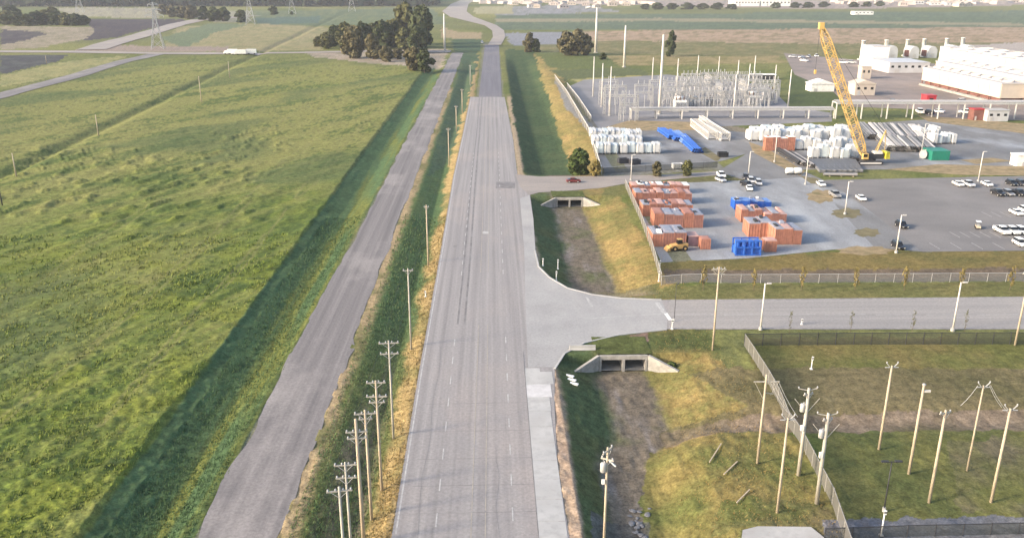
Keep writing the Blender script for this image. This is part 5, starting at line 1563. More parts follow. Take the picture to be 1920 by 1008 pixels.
# ------------------------------------------------------------------ substation
def gantry(px, py, pt, w, label, bays=2, dep=6.0, rz=0.0):
    gx, gy = G(px, py); hh = top_z(px, pt, gx, gy)
    o = thing("bus_gantry", label, "substation frame", (gx, gy, 0.02), rz, "steel bus frames of the substation")
    t = 0.26
    lm = MB()
    for sx in (-1, 1):
        for sy in (-1, 1):
            lm.beam((sx * 0.45, sy * 0.45, 0), (sx * 0.3, sy * 0.3, hh), t * 0.7, t * 0.7)
    n = max(3, int(hh / 1.6))
    for k in range(n):
        z0, z1 = hh * k / n, hh * (k + 1) / n
        lm.beam((-0.4, -0.4, z0), (0.4, -0.4, z1), 0.12, 0.12); lm.beam((0.4, 0.4, z0), (-0.4, 0.4, z1), 0.12, 0.12)
    lm = lm.mesh("column", M['galv'])
    for k in range(bays + 1):
        link("column", lm, o, (-w / 2 + w * k / bays, 0, 0))
    for zz in (hh, hh * 0.68):
        g = MB()
        for sy in (-1, 1):
            g.beam((-w / 2, sy * 0.4, zz), (w / 2, sy * 0.4, zz), 0.22, 0.22)
            g.beam((-w / 2, sy * 0.4, zz - 0.9), (w / 2, sy * 0.4, zz - 0.9), 0.22, 0.22)
        for k in range(int(w / 1.2)):
            xx = -w / 2 + k * 1.2
            g.beam((xx, -0.4, zz - 0.9), (xx + 1.2, -0.4, zz), 0.13, 0.13)
            g.beam((xx, 0.4, zz), (xx + 1.2, 0.4, zz - 0.9), 0.13, 0.13)
        link("girder", g.mesh("girder", M['galv']), o)
    im = MB().lathe([(0.1, 0), (0.28, 0.1), (0.12, 0.3), (0.28, 0.5), (0.12, 0.7), (0.28, 0.9), (0.12, 1.1), (0.24, 1.3), (0.08, 1.8)], n=8).mesh("insulator", M['insul'])
    for k in range(bays * 3):
        xx = -w / 2 + w * (k + 0.5) / (bays * 3)
        link("insulator", im, o, (xx, 0, hh * 0.68 + 0.15))
        link("insulator", im, o, (xx, 0, hh + 0.15))
        link("switch_stand", MB().beam((xx, -dep / 2, 0), (xx, -dep / 2, hh * 0.4), 0.3, 0.3).mesh("switch_stand", M['galv']), o)
        link("insulator", im, o, (xx, -dep / 2, hh * 0.4))
    return o
gi = 0
for row, (py, pt, xs_, w_) in enumerate([(206, 168, (1258, 1296, 1338, 1378, 1418), 12), (194, 158, (1262, 1304, 1346, 1390, 1432), 13), (182, 150, (1270, 1310, 1352, 1396, 1436), 14), (170, 142, (1290, 1326, 1364, 1402), 15), (160, 136, (1300, 1338, 1376), 15)]):
    for k, px in enumerate(xs_):
        gantry(px, py, pt + rnd.uniform(-3, 5), w_, f"grey bus frame, {ORD[k]} from left in the {['front', 'second', 'third', 'fourth', 'rear'][row]} row of the substation", 2, 6, rnd.choice([0, 0, 0.0, 1.57]) if row in (1, 3) else 0)
gantry(1152, 214, 160, 10, "grey steel bus frame nearest the inner fence", 1)
gantry(1140, 196, 150, 9, "grey steel bus frame behind the one nearest the inner fence", 1)
gantry(1206, 200, 158, 9, "thin grey bus frame between the left frames and the thick monopole", 1)
gantry(1232, 188, 150, 9, "thin grey bus frame just behind the thick monopole", 1)
gantry(1178, 226, 178, 8, "pinkish grey bus frame at the left end of the pipe rack", 1, 5)
def power_transformer(px, py, label, s=1.0, white=False):
    gx, gy = G(px, py)
    o = thing("power_transformer", label, "transformer", (gx, gy, 0.02), 0, "transformers of the substation")
    mt = M['white_paint'] if white else M['galv']
    link("tank", MB().box((0, 0, 2.4 * s), (5 * s, 3.4 * s, 4.0 * s)).mesh("tank", mt), o)
    for sy in (-1, 1):
        for k in range(6):
            link("radiator", MB().box((-2 * s + k * 0.8 * s, sy * 2.1 * s, 2.3 * s), (0.3 * s, 0.9 * s, 3 * s)).mesh("radiator", M['insul']), o)
    for k in range(3):
        link("bushing", MB().lathe([(0.2, 0), (0.4, 0.2), (0.2, 0.6), (0.36, 1.0), (0.16, 1.5), (0.1, 2.4)], n=8).mesh("bushing", M['brown_insul']), o, (-1.6 * s + 1.6 * k * s, 0, 4.4 * s))
    link("conservator", MB().tube((-2 * s, 1.2 * s, 5.2 * s), (2 * s, 1.2 * s, 5.2 * s), 0.6 * s, 0.6 * s, 12).mesh("conservator", mt, True), o)
    link("plinth", MB().box((0, 0, 0.2), (6.5 * s, 6 * s, 0.4)).mesh("plinth", M['concrete']), o)
power_transformer(1274, 208, "white transformer just right of the thick monopole", 1.2, True)
power_transformer(1411, 198, "white transformer at the right of the front bus frames", 1.2, True)
power_transformer(1300, 205, "grey blue transformer in the middle front of the substation", 1.1)
power_transformer(1330, 204, "grey transformer left of the centre of the front frames", 1.0)
power_transformer(1440, 188, "grey transformer at the right end of the substation", 1.1)

# ------------------------------------------------------------------ vehicles
def ring(xx, wb, wt, z0, z1):
    zm = z0 + (z1 - z0) * 0.55
    return [(xx, -wb * 0.94, z0), (xx, wb * 0.94, z0), (xx, wb, zm), (xx, wt, z1), (xx, -wt, z1), (xx, -wb, zm)]
PAINT = {}
def paint(c):
    if c not in PAINT:
        PAINT[c] = material("paint_" + c, {'white': (0.80, 0.80, 0.79), 'black': (0.02, 0.02, 0.024), 'grey': (0.25, 0.25, 0.26), 'silver': (0.52, 0.53, 0.55), 'red': (0.16, 0.03, 0.028), 'dark': (0.05, 0.05, 0.06), 'tan': (0.45, 0.38, 0.28)}[c], 0.3, var=0.05, spec=0.5)
    return PAINT[c]
VM = {}
def car_meshes(kind, c):
    if (kind, c) in VM:
        return VM[(kind, c)]
    P = paint(c)
    if kind == 'pickup':
        body = MB().loft([ring(-2.75, 0.88, 0.80, 0.55, 0.95), ring(-2.6, 0.95, 0.90, 0.45, 1.12), ring(-1.3, 0.97, 0.92, 0.42, 1.18), ring(-1.1, 0.97, 0.93, 0.42, 1.20), ring(1.05, 0.97, 0.93, 0.42, 1.20), ring(2.7, 0.97, 0.93, 0.45, 1.20), ring(2.8, 0.95, 0.9, 0.5, 1.1)])
        body.box((1.9, -0.88, 1.26), (1.7, 0.12, 0.14)).box((1.9, 0.88, 1.26), (1.7, 0.12, 0.14)).box((2.72, 0, 1.26), (0.12, 1.7, 0.14))
        glass = MB().loft([ring(-1.35, 0.88, 0.72, 1.16, 1.20), ring(-0.75, 0.90, 0.74, 1.16, 1.82), ring(0.85, 0.90, 0.74, 1.16, 1.84), ring(1.05, 0.88, 0.74, 1.16, 1.25)])
        roof = MB().box((0.08, 0, 1.87), (1.7, 1.46, 0.07), 0, 0.94)
        roof.box((0.0, -0.80, 1.5), (0.08, 0.08, 0.7)).box((0.0, 0.80, 1.5), (0.08, 0.08, 0.7))
        bed = MB().box((1.9, 0, 1.215), (1.5, 1.62, 0.03)).mesh("bed", M['black'])
        wx_, R = (-1.75, 1.75), 0.40
        fx, rx = -2.76, 2.81
    else:
        hi = 1.72 if kind == 'suv' else 1.45
        body = MB().loft([ring(-2.35, 0.80, 0.70, 0.5, 0.72), ring(-2.2, 0.88, 0.82, 0.35, 0.85), ring(-1.0, 0.92, 0.86, 0.32, 1.0), ring(1.7, 0.92, 0.86, 0.32, 1.02), ring(2.2, 0.88, 0.82, 0.36, 0.98), ring(2.32, 0.84, 0.78, 0.45, 0.85)])
        glass = MB().loft([ring(-1.15, 0.82, 0.68, 0.97, 1.0), ring(-0.45, 0.84, 0.66, 0.97, hi - 0.06), ring(0.9 if kind != 'suv' else 1.7, 0.84, 0.66, 0.97, hi - 0.05), ring(1.75 if kind != 'suv' else 2.15, 0.82, 0.68, 0.97, 1.03)])
        roof = MB().box((0.25 if kind != 'suv' else 0.6, 0, hi - 0.03), (1.5 if kind != 'suv' else 2.3, 1.34, 0.06), 0, 0.94)
        roof.box((0.35, -0.77, 1.2), (0.07, 0.06, 0.5)).box((0.35, 0.77, 1.2), (0.07, 0.06, 0.5))
        bed = None; wx_, R = (-1.4, 1.4), 0.34
        fx, rx = -2.34, 2.32
    VM[(kind, c)] = (body.mesh("body", P), glass.mesh("cabin", M['glass']), roof.mesh("roof", P), bed, wx_, R, fx, rx)
    return VM[(kind, c)]
WHEEL = {R: MB().tube((0, -0.13, 0), (0, 0.13, 0), R, R, 14).mesh("tyre", M['rubber']) for R in (0.34, 0.40)}
RIM = {R: MB().tube((0, -0.14, 0), (0, 0.14, 0), R * 0.58, R * 0.58, 10).mesh("rim", M['galv']) for R in (0.34, 0.40)}
HL = MB().box((0, 0, 0), (0.06, 0.34, 0.16)).mesh("headlight", M['lamp'])
TL = MB().box((0, 0, 0), (0.06, 0.3, 0.18)).mesh("tail_light", M['red'])
def car(px, py, kind, c, label, rz=math.pi / 2, group="cars and pickups parked in the lots", s=1.0):
    gx, gy = G(px, py)
    cat = {'pickup': 'pickup', 'suv': 'car', 'sedan': 'car'}[kind]
    o = thing({'pickup': 'pickup_truck', 'suv': 'parked_car', 'sedan': 'parked_car'}[kind], label, cat, (gx, gy, 0.045), rz + rnd.uniform(-0.03, 0.03), group)
    if s != 1:
        o.scale = (s, s, s)
    b, g, r, bed, wx_, R, fx, rx = car_meshes(kind, c)
    link("body", b, o); link("cabin_glass", g, o); link("roof", r, o)
    if bed:
        link("bed", bed, o)
    for xx in wx_:
        for sy in (-0.84, 0.84):
            ww = link("wheel", WHEEL[R], o, (xx, sy, R)); link("rim", RIM[R], ww)
    for sy in (-0.62, 0.62):
        link("headlight", HL, o, (fx, sy, 0.82 if kind == 'pickup' else 0.66)); link("tail_light", TL, o, (rx, sy, 0.9 if kind == 'pickup' else 0.76))
    return o
for a in [
    (1878, 437, 'pickup', 'white', "white pickup at the left end of the nearest parked row"), (1896, 437, 'pickup', 'white', "white pickup second in the nearest parked row"),
    (1915, 437, 'suv', 'white', "white car third in the nearest parked row, at the right edge"), (1912, 460, 'suv', 'white', "white car nearest the grass at the right edge"),
    (1905, 402, 'sedan', 'white', "white car alone in the second parked row by the right edge"), (1922, 398, 'suv', 'white', "white car cut by the right edge in the second row"),
    (1870, 366, 'pickup', 'black', "black pickup at the left end of the dark parked row"), (1890, 366, 'suv', 'grey', "grey car in the middle of the dark parked row"), (1910, 366, 'pickup', 'black', "black pickup at the right of the dark parked row"),
    (1796, 348, 'sedan', 'white', "white car at the left end of the far parked row"), (1815, 349, 'pickup', 'silver', "silver pickup beside the white one in the far row"), (1850, 348, 'sedan', 'white', "white car right of the lamp post in the far row"),
    (1896, 347, 'suv', 'black', "black car in the far row near the right edge"), (1914, 347, 'suv', 'dark', "dark car at the right edge of the far row"),
    (1614, 375, 'sedan', 'white', "white car driving alone across the lot entrance"), (1690, 426, 'suv', 'black', "black car just behind the lamp on the lot"), (1683, 465, 'suv', 'black', "black car on the grass edge in front of the lamp"),
    (1565, 369, 'pickup', 'grey', "grey pickup beside the dry grass island"), (1539, 348, 'sedan', 'white', "white car on the verge by the lot corner")]:
    car(*a)
car(1075, 342, 'sedan', 'red', "dark red car on the plant driveway above the far culvert", math.pi)
car(904, 81, 'suv', 'white', "white car on the far dark asphalt road", math.pi / 2, "cars on the roads", 1.4)
for k, (px, py, kd, c) in enumerate([(1352, 332, 'pickup', 'white'), (1351, 340, 'suv', 'silver'), (1398, 336, 'pickup', 'dark'), (1408, 342, 'suv', 'silver'), (1400, 350, 'pickup', 'black'), (1405, 356, 'sedan', 'white'), (1422, 346, 'suv', 'silver')]):
    car(px, py, kd, c, f"{c} {'pickup' if kd == 'pickup' else 'car'}, {ORD[k]} from the left in the cluster on the yard road", math.pi / 2 + 0.3 * math.sin(k * 2), "vehicles clustered on the yard road")
for k, (px, py, kd, c) in enumerate([(1486, 108, 'suv', 'white'), (1503, 109, 'sedan', 'white'), (1516, 108, 'suv', 'silver'), (1531, 107, 'suv', 'white'), (1508, 116, 'pickup', 'white'), (1582, 119, 'suv', 'white'), (1597, 119, 'suv', 'white'), (1680, 132, 'pickup', 'white'), (1672, 195, 'pickup', 'dark'), (1724, 213, 'pickup', 'white'), (1740, 214, 'suv', 'black'), (1758, 212, 'sedan', 'silver'), (1810, 214, 'pickup', 'white'), (1800, 193, 'suv', 'white'), (1655, 119, 'suv', 'dark')]):
    car(px, py, kd, c, f"{c} {'pickup' if kd == 'pickup' else 'car'} on the plant apron, {['far left end of the row', 'second in the far row', 'third in the far row', 'fourth in the far row', 'in front of the far row', 'left of two near the white block', 'right of two near the white block', 'beside the pale metal shed', 'before the tan gabled shed', 'before the pipe rack, leftmost', 'before the pipe rack, dark one', 'before the pipe rack, third', 'before the pipe rack by the red container', 'beneath the cooling tower', 'at the foot of the white block'][k]}", 0.5 * k, "vehicles on the plant apron", 1.35)
gx, gy = G(1833, 428)
o = thing("utility_cart", "small tan utility cart beside the nearest parked row", "cart", (gx, gy, 0.04), 1.2)
link("body", MB().box((0, 0, 0.6), (2.4, 1.2, 0.5), 0, 0.9).mesh("body", paint('tan')), o)
link("canopy", MB().box((0, 0, 1.85), (1.7, 1.2, 0.08)).mesh("canopy", paint('white')), o)
for sx in (-0.75, 0.75):
    for sy in (-0.5, 0.5):
        link("canopy_post", MB().box((sx, sy, 1.3), (0.06, 0.06, 1.1)).mesh("canopy_post", M['dark_steel']), o)
        link("wheel", WHEEL[0.34], o, (sx * 1.1, sy * 1.1, 0.34))
for k, (px, py, c) in enumerate([(1355, 294, 'black'), (1270, 316, 'white'), (1168, 306, 'dark'), (1190, 308, 'dark')]):
    gx, gy = G(px, py)
    o = thing("roll_off_bin", ["black open bin at the corner of the bale pad", "white bin in front of the pad fence", "dark bin in front of the bales, left of two", "dark bin in front of the bales, right of two"][k], "bin", (gx, gy, 0.03), 0.1 * k)
    mb = MB()
    mb.box((0, 0, 0.3), (3.6, 2.2, 0.3)); mb.box((0, -1.05, 1.0), (3.6, 0.12, 1.5)); mb.box((0, 1.05, 1.0), (3.6, 0.12, 1.5)); mb.box((-1.75, 0, 1.0), (0.12, 2.1, 1.5)); mb.box((1.75, 0, 1.0), (0.12, 2.1, 1.5))
    link("tub", mb.mesh("tub", paint(c)), o)
    for kk in range(5):
        link("rib", MB().box((-1.4 + 0.7 * kk, -1.14, 1.0), (0.1, 0.08, 1.4)).mesh("rib", paint(c)), o)
# trucks on the far highway
for k, (px, py, L_) in enumerate([(436, 102, 8), (452, 103, 9), (472, 102, 8)]):
    gx, gy = G(px, py)
    o = thing("box_truck", f"white box truck on the far highway, {ORD[k]} of five counting from the middle pair" if k > 2 else f"white box truck, {ORD[k]} from the left in the group on the far highway", "truck", (gx, gy, 0.06), 0.05 * k, "trucks on the far highway")
    link("box", MB().box((0, 0, 2.6), (L_, 2.8, 3.4)).mesh("box", M['white_paint']), o)
    link("cab", MB().loft([ring(-L_ / 2 - 3.2, 1.2, 1.0, 0.6, 1.6), ring(-L_ / 2 - 2.4, 1.25, 1.05, 0.6, 3.0), ring(-L_ / 2 - 0.2, 1.25, 1.1, 0.6, 3.1)]).mesh("cab", paint('white')), o)
    for xx in (-L_ / 2 - 2, -L_ * 0.3, L_ * 0.3):
        for sy in (-1.1, 1.1):
            ww = link("wheel", WHEEL[0.40], o, (xx, sy, 0.5)); ww.scale = (1.3, 1.3, 1.3)

# ------------------------------------------------------------------ trees
def leaf_mat(name, c, var=0.35):
    m = material(name, c, 0.8, var=var, scale=0.35, spec=0.15)
    return m
M['bark'] = material("bark", (0.13, 0.10, 0.075), 0.95, var=0.3)
LEAF = [leaf_mat("leaf_dark", (0.056, 0.070, 0.029)), leaf_mat("leaf_olive", (0.100, 0.102, 0.040)), leaf_mat("leaf_brown", (0.110, 0.098, 0.050)), leaf_mat("leaf_yellow", (0.200, 0.160, 0.055)), leaf_mat("leaf_green", (0.060, 0.085, 0.025))]
def crown_mesh(seed, mat, n=1500, leaf=0.055, lobes=11, shape=(0.5, 0.5, 0.5), base=0.25):
    """a crown of height 1 built from many small leaf clumps gathered in lobes"""
    r = np.random.default_rng(seed)
    lc = []
    for i in range(lobes):
        t = i / max(1, lobes - 1)
        h = base + (0.92 - base) * (t ** 0.85)
        rr = shape[0] * math.sin(math.pi * min(0.97, 0.22 + 0.72 * t)) * r.uniform(0.35, 0.85)
        a = i * 2.4 + r.uniform(-0.5, 0.5)
        lc.append((rr * math.cos(a), rr * math.sin(a), h, r.uniform(0.13, 0.24)))
    V = []; F = []
    per = n // lobes
    for (cx, cy, cz, cr) in lc:
        d = r.normal(size=(per, 3)); d /= np.linalg.norm(d, axis=1)[:, None]
        rad = cr * (0.55 + 0.5 * r.random(per))
        p = np.array([cx, cy, cz]) + d * rad[:, None] * np.array([1, 1, 0.8])
        p[:, 2] = np.maximum(p[:, 2], base * 0.55)
        u = r.normal(size=(per, 3)); u -= 0.55 * d * np.sum(u * d, 1)[:, None]; u /= np.linalg.norm(u, axis=1)[:, None]
        w = np.cross(d + 0.5 * r.normal(size=(per, 3)), u); w /= np.linalg.norm(w, axis=1)[:, None]
        s = leaf * (0.6 + 0.8 * r.random(per))[:, None]
        q0 = p - u * s - w * s * 0.7; q1 = p + u * s - w * s * 0.7; q2 = p + u * s * 0.7 + w * s; q3 = p - u * s * 0.7 + w * s
        o0 = len(V)
        blk = np.stack([q0, q1, q2, q3], 1).reshape(-1, 3)
        V.extend(map(tuple, blk))
        F.extend((o0 + 4 * i, o0 + 4 * i + 1, o0 + 4 * i + 2, o0 + 4 * i + 3) for i in range(per))
    m = bpy.data.meshes.new("crown")
    m.from_pydata(V, [], F)
    m.materials.append(mat)
    m.update()
    return m, lc
TR = {}
def tree(px, py, pt, wfac, leafi, seed, label, group, name="tree", cat="tree", base=0.25, n=1500, leaf=0.055, gxy=None, h=None, trunk=True):
    gx, gy = gxy or G(px, py)
    zz = TZ(gx, gy)
    hh = h or (top_z(px, pt, gx, gy) - zz)
    key = (seed, leafi, base, n, leaf)
    if key not in TR:
        cm, lc = crown_mesh(seed, LEAF[leafi], n, leaf, 13 if n > 900 else 9, (0.42, 0.42, 0.5), base)
        t = MB()
        t.tube((0, 0, -0.02), (0.01, 0, base + 0.15), 0.030, 0.020, 7)
        t.tube((0.01, 0, base + 0.15), (0.0, 0.01, 0.75), 0.020, 0.006, 6)
        for (cx, cy, cz, cr) in lc[1::2]:
            t.tube((0.005, 0, max(base * 0.7, cz - 0.3)), (cx, cy, cz), 0.011, 0.004, 5)
        TR[key] = (cm, t.mesh("trunk", M['bark'], True))
    cm, tm = TR[key]
    o = thing(name, label, cat, (gx, gy, zz), (seed * 1.7 + px) % 6.28, group)
    o.scale = (hh * wfac, hh * wfac, hh)
    link("crown", cm, o)
    if trunk:
        link("trunk", tm, o)
    return o
TG = "trees of the clump west of the far road"
tl = [(612, 92, 62, 1.0, 1, 1), (628, 88, 50, 1.0, 0, 2), (648, 92, 46, 0.95, 1, 3), (664, 110, 52, 0.9, 2, 4), (682, 90, 44, 1.0, 0, 5), (700, 112, 66, 0.85, 2, 6), (700, 88, 46, 1.0, 0, 1),
      (718, 92, 42, 1.0, 0, 2), (738, 90, 40, 1.0, 1, 3), (762, 84, 8, 0.85, 1, 5), (792, 90, 16, 0.85, 0, 2), (758, 98, 55, 1.0, 1, 1), (784, 100, 52, 0.95, 0, 4), (776, 134, 92, 1.1, 2, 3), (796, 136, 94, 1.0, 0, 5), (724, 116, 88, 1.3, 2, 2), (596, 88, 70, 1.3, 1, 6), (745, 112, 92, 1.4, 2, 1)]
tn = ["left end olive tree", "dark tree second from the left end", "olive tree third from the left end", "brown leaved tree standing forward on the left", "dark round tree in the middle left", "brown bare looking tree in front of the middle", "dark tree behind the brown one",
      "dark tree in the middle", "olive tree right of the middle", "tallest olive tree with a high rounded top", "tall dark tree at the right end", "olive bush tree in front of the tallest", "dark bush tree in front of the right end", "brown round tree alone at the gravel road end", "dark round tree beside the gravel road end", "low brown bush before the clump", "small bush at the far left tip", "low brown bush near the highway edge"]
for (a, nm) in zip(tl, tn):
    tree(*a, f"{nm} of the roadside tree clump", TG, n=2200, leaf=0.05, base=0.12)
RG = "trees north of the substation"
for a, nm in [((1062, 104, 62, 1.0, 2, 3), "round tan tree, left of the pair beyond the substation"), ((1082, 104, 58, 1.05, 2, 1), "round brown tree, right of the pair beyond the substation"), ((1098, 104, 66, 0.9, 2, 5), "thin brown tree beside the pair beyond the substation"), ((992, 98, 64, 0.8, 2, 2), "thin brown tree by the far channel end"), ((1004, 98, 74, 0.9, 0, 4), "small dark tree by the far channel end"),
              ((1257, 106, 60, 0.55, 0, 5), "dark upright tree behind the thick monopole"), ((1130, 112, 100, 1.6, 0, 6), "low dark shrub left of the plain monopole")]:
    tree(*a, nm, RG, n=1500, leaf=0.05, base=0.1)
BGp = "bushes by the plant driveway"
tree(1086, 326, 282, 1.0, 4, 3, "round dark green bush at the corner of the driveway and gold bank", BGp, "bush", "bush", 0.02, 2400, 0.05, trunk=False)
tree(1117, 330, 300, 0.8, 3, 5, "small yellow bush at the foot of the driveway fence", BGp, "bush", "bush", 0.02, 1200, 0.055)
tree(1231, 330, 304, 0.9, 2, 4, "brownish shrub in front of the pad fence, left one", BGp, "bush", "bush", 0.03, 1000, 0.055)
tree(1288, 329, 302, 1.0, 1, 2, "olive shrub in front of the pad fence, right one", BGp, "bush", "bush", 0.03, 1000, 0.055)
tree(1260, 672, 640, 0.0 + 1.8, 4, 6, "low dark bush beside the right wing wall of the near culvert", BGp, "bush", "bush", 0.02, 700, 0.08, trunk=False, h=1.2)
YG = "young saplings along the side road fence"
for k, px in enumerate((1318, 1413, 1502, 1603, 1695, 1800, 1893)):
    tree(px, 544, 500 + 4 * (k % 2), 0.38, 3, 1 + k % 3, f"young yellow sapling, {ORD[k]} from the left in front of the railed fence", YG, "sapling", "sapling", 0.3, 150, 0.045)
for k, px in enumerate((1480, 1594, 1710, 1808)):
    tree(px, 624, 580, 0.24, 1, 2 + k % 3, f"thin sapling, {ORD[k]} from the left on the south verge of the side road", YG, "sapling", "sapling", 0.3, 72, 0.035)
# far groves
GG = "trees of the far left grove"
k = 0
for (px, py, pt) in [(-8, 44, 20), (14, 46, 22), (36, 48, 24), (50, 48, 28), (70, 47, 22), (88, 46, 20), (106, 47, 24), (124, 48, 26), (142, 48, 27), (160, 47, 30), (22, 36, 10), (100, 36, 14)]:
    tree(px, py, pt, 1.5, k % 2, 1 + k % 6, f"dark tree, {ORD[k]} in the far left grove beside the ploughed field", GG, n=600 if k % 2 else 2200, leaf=0.085 if k % 2 else 0.05, base=0.12)
    k += 1
SG = "round trees by the far green field"
for k, (px, py, pt, li) in enumerate([(306, 28, 10, 2), (322, 32, 12, 2), (342, 34, 12, 2), (360, 36, 12, 2), (384, 38, 14, 0), (402, 40, 15, 0), (420, 40, 16, 0), (453, 42, 20, 0), (514, 28, 12, 0), (547, 28, 22, 0)]):
    tree(px, py, pt, 1.35, li, 1 + k % 6, f"far {'brown' if li == 2 else 'dark'} round tree, {ORD[k]} from the left beyond the ploughed field", SG, n=600, leaf=0.085, base=0.1)
for k, (px, py, pt) in enumerate([(1210, 18, 8), (1232, 18, 6), (1260, 18, 7), (1290, 18, 6), (1318, 18, 7), (1345, 18, 6), (1372, 18, 8), (1455, 16, 6), (1490, 15, 5), (1515, 15, 5), (1545, 14, 4), (1600, 14, 4), (1625, 13, 4), (1650, 12, 3)]):
    tree(px, py, pt, 2.6, 0, 1 + k % 6, f"far dark tree, {ORD[k]} from the left in the hedge line beyond the long green field", "trees of the far hedge line", n=600, leaf=0.085, base=0.06)

# far wood along the horizon, one mass
def wood():
    r = np.random.default_rng(5)
    n = 34000
    y0, y1 = G(400, 13)[1], G(400, -8)[1]
    yy = r.uniform(y0, y1, n)
    xx = r.uniform(-0.75, -0.06, n) * yy
    hgt = 18 + 18 * vnoise(xx * 0.02, yy * 0.02, 77)
    zz = hgt * np.sqrt(r.random(n))
    s = r.uniform(4, 10, n)
    d = r.normal(size=(n, 3)); u = r.normal(size=(n, 3))
    u /= np.linalg.norm(u, axis=1)[:, None]
    w = np.cross(d, u); w /= np.linalg.norm(w, axis=1)[:, None]
    p = np.column_stack([xx, yy, zz])
    us = u * s[:, None]; ws = w * s[:, None] * 0.8
    V = np.stack([p - us - ws, p + us - ws, p + us + ws, p - us + ws], 1).reshape(-1, 3)
    V[:, 2] = np.maximum(V[:, 2], 0)
    m = bpy.data.meshes.new("far_wood")
    m.from_pydata(V.tolist(), [], [(4 * i, 4 * i + 1, 4 * i + 2, 4 * i + 3) for i in range(n)])
    m.materials.append(leaf_mat("wood_dark", (0.030, 0.042, 0.024)))
    return tag(link("far_wood", m), "dark wood along the horizon on the left", "wood", None, "stuff")
wood()

# far town and long white roofs
M['tile'] = material("far_roofs", (0.42, 0.36, 0.33), 0.8, var=0.3, scale=0.02)
def far_house(px, py, w, d, h, label, mat='white_paint', grp="far houses of the town"):
    gx, gy = G(px, py)
    o = thing("far_house", label, "house", (gx, gy, 0), rnd.uniform(-0.3, 0.3), grp)
    link("wall", MB().box((0, 0, h / 2), (w, d, h)).mesh("wall", M[mat]), o)
    link("roof", MB().loft([[(-w / 2 - 0.6, yy, h), (w / 2 + 0.6, yy, h), (0, yy, h + w * 0.25)] for yy in (-d / 2 - 0.5, d / 2 + 0.5)]).mesh("roof", M['tile']), o)
    for k in range(3):
        link("window", MB().box((-w * 0.3 + k * w * 0.3, -d / 2 - 0.05, h * 0.55), (w * 0.14, 0.1, h * 0.3)).mesh("window", M['glass']), o)
k = 0
for px in range(965, 1190, 15):
    far_house(px + rnd.uniform(-4, 4), 10 + rnd.uniform(-6, 6), rnd.uniform(14, 24), rnd.uniform(14, 24), rnd.uniform(5, 8), f"pale far house, {ORD[k]} from the left beyond the far road bend", rnd.choice(['cream', 'tile', 'metal_roof'])); k += 1
k = 0
for px in range(1660, 1930, 15):
    far_house(px + rnd.uniform(-4, 4), 8 + rnd.uniform(-8, 5), rnd.uniform(16, 30), rnd.uniform(14, 24), rnd.uniform(5, 9), f"pale far house, {ORD[k]} from the left at the upper right", rnd.choice(['cream', 'tile', 'metal_roof'])); k += 1
shed(1378, 1424, 12, 1, 60, "long white far warehouse on the horizon, left one", 'white_paint', 'white_paint', "warehouse", 8)
shed(1428, 1482, 12, 1, 60, "long white far warehouse on the horizon, right one", 'white_paint', 'white_paint', "warehouse", 8)
shed(1602, 1638, 28, 22, 18, "low white far shed in the long green field", 'white_paint', 'white_paint', "warehouse", 5)

# roofs and yards of the town, a far mass nobody could count
def town():
    r = np.random.default_rng(3)
    mb = MB()
    for k in range(520):
        px = r.uniform(900, 1230) if r.random() < 0.42 else r.uniform(1560, 2050)
        gx, gy = G(px, r.uniform(-14, 9))
        mb.box((gx, gy, 3), (r.uniform(12, 34), r.uniform(12, 40), r.uniform(5, 9)), r.uniform(0, 3), 0.8)
    return tag(link("far_town", mb.mesh("far_town", M['tile'])), "hazy far town roofs along the upper right horizon", "town", None, "stuff")
town()

# ------------------------------------------------------------------ small things on the banks
LGp = "pale timbers lying on the near bank"
for k, (p, q_) in enumerate([((1330, 868), (1352, 835)), ((1357, 892), (1382, 869)), ((1381, 945), (1405, 922))]):
    za, zb = TZ(*G(*p)) - 0.2, TZ(*G(*q_)) - 0.2
    a = Vector((*G(*p), za + 0.45)); b = Vector((*G(*q_), zb + 0.45))
    o = tag(link("timber", MB().beam((0, 0, 0), tuple(b - a), 0.14, 0.12).mesh("timber", M['wood_pole']), None, tuple(a)), f"pale timber lying on the dry bank, {['top', 'middle', 'bottom'][k]} of three", "timber", LGp)
M['rock'] = material("grey_rock", (0.19, 0.188, 0.195), 0.9, var=0.4, scale=1.5, bump=0.5)
rm = []
for s in range(4):
    r = random.Random(s)
    mb = MB()
    rings = []
    for t in (-1, -0.6, 0.1, 0.7, 1):
        q = math.sqrt(max(0.04, 1 - t * t)) * r.uniform(0.8, 1.1)
        rings.append([(q * math.cos(i * math.pi / 3.5) * r.uniform(0.8, 1.2), q * math.sin(i * math.pi / 3.5) * r.uniform(0.8, 1.2), t * 0.7) for i in range(7)])
    mb.loft(rings)
    rm.append(mb.mesh("rock", M['rock']))
for k in range(46):
    px, py = 1130 + 90 * rnd.random(), 950 + 75 * rnd.random()
    gx, gy = G(px, py, -2.9)
    if not (17 < gx < 30):
        continue
    o = link("rock", rm[k % 4], None, (gx, gy, TZ(gx, gy) + 0.08), rnd.uniform(0, 6))
    s = rnd.uniform(0.18, 0.55)
    o.scale = (s * 1.2, s * 0.8, s * 0.45)
    tag(o, "grey riprap rock in the bed of the near channel at the bottom edge", "rock", "riprap rocks in the channel bed")
for k in range(14):
    px = 1062 + k * 4.5
    gx, gy = G(px, 540 + k * 1.2)
    gy += 2.5
    o = link("rock", rm[k % 4], None, (gx, gy, TZ(gx, gy) + 0.15), rnd.uniform(0, 6))
    s = rnd.uniform(0.35, 0.7); o.scale = (s, s, s * 0.7)
    tag(o, "dark rock lining the kerb north of the side road corner", "rock", "rocks behind the north kerb")

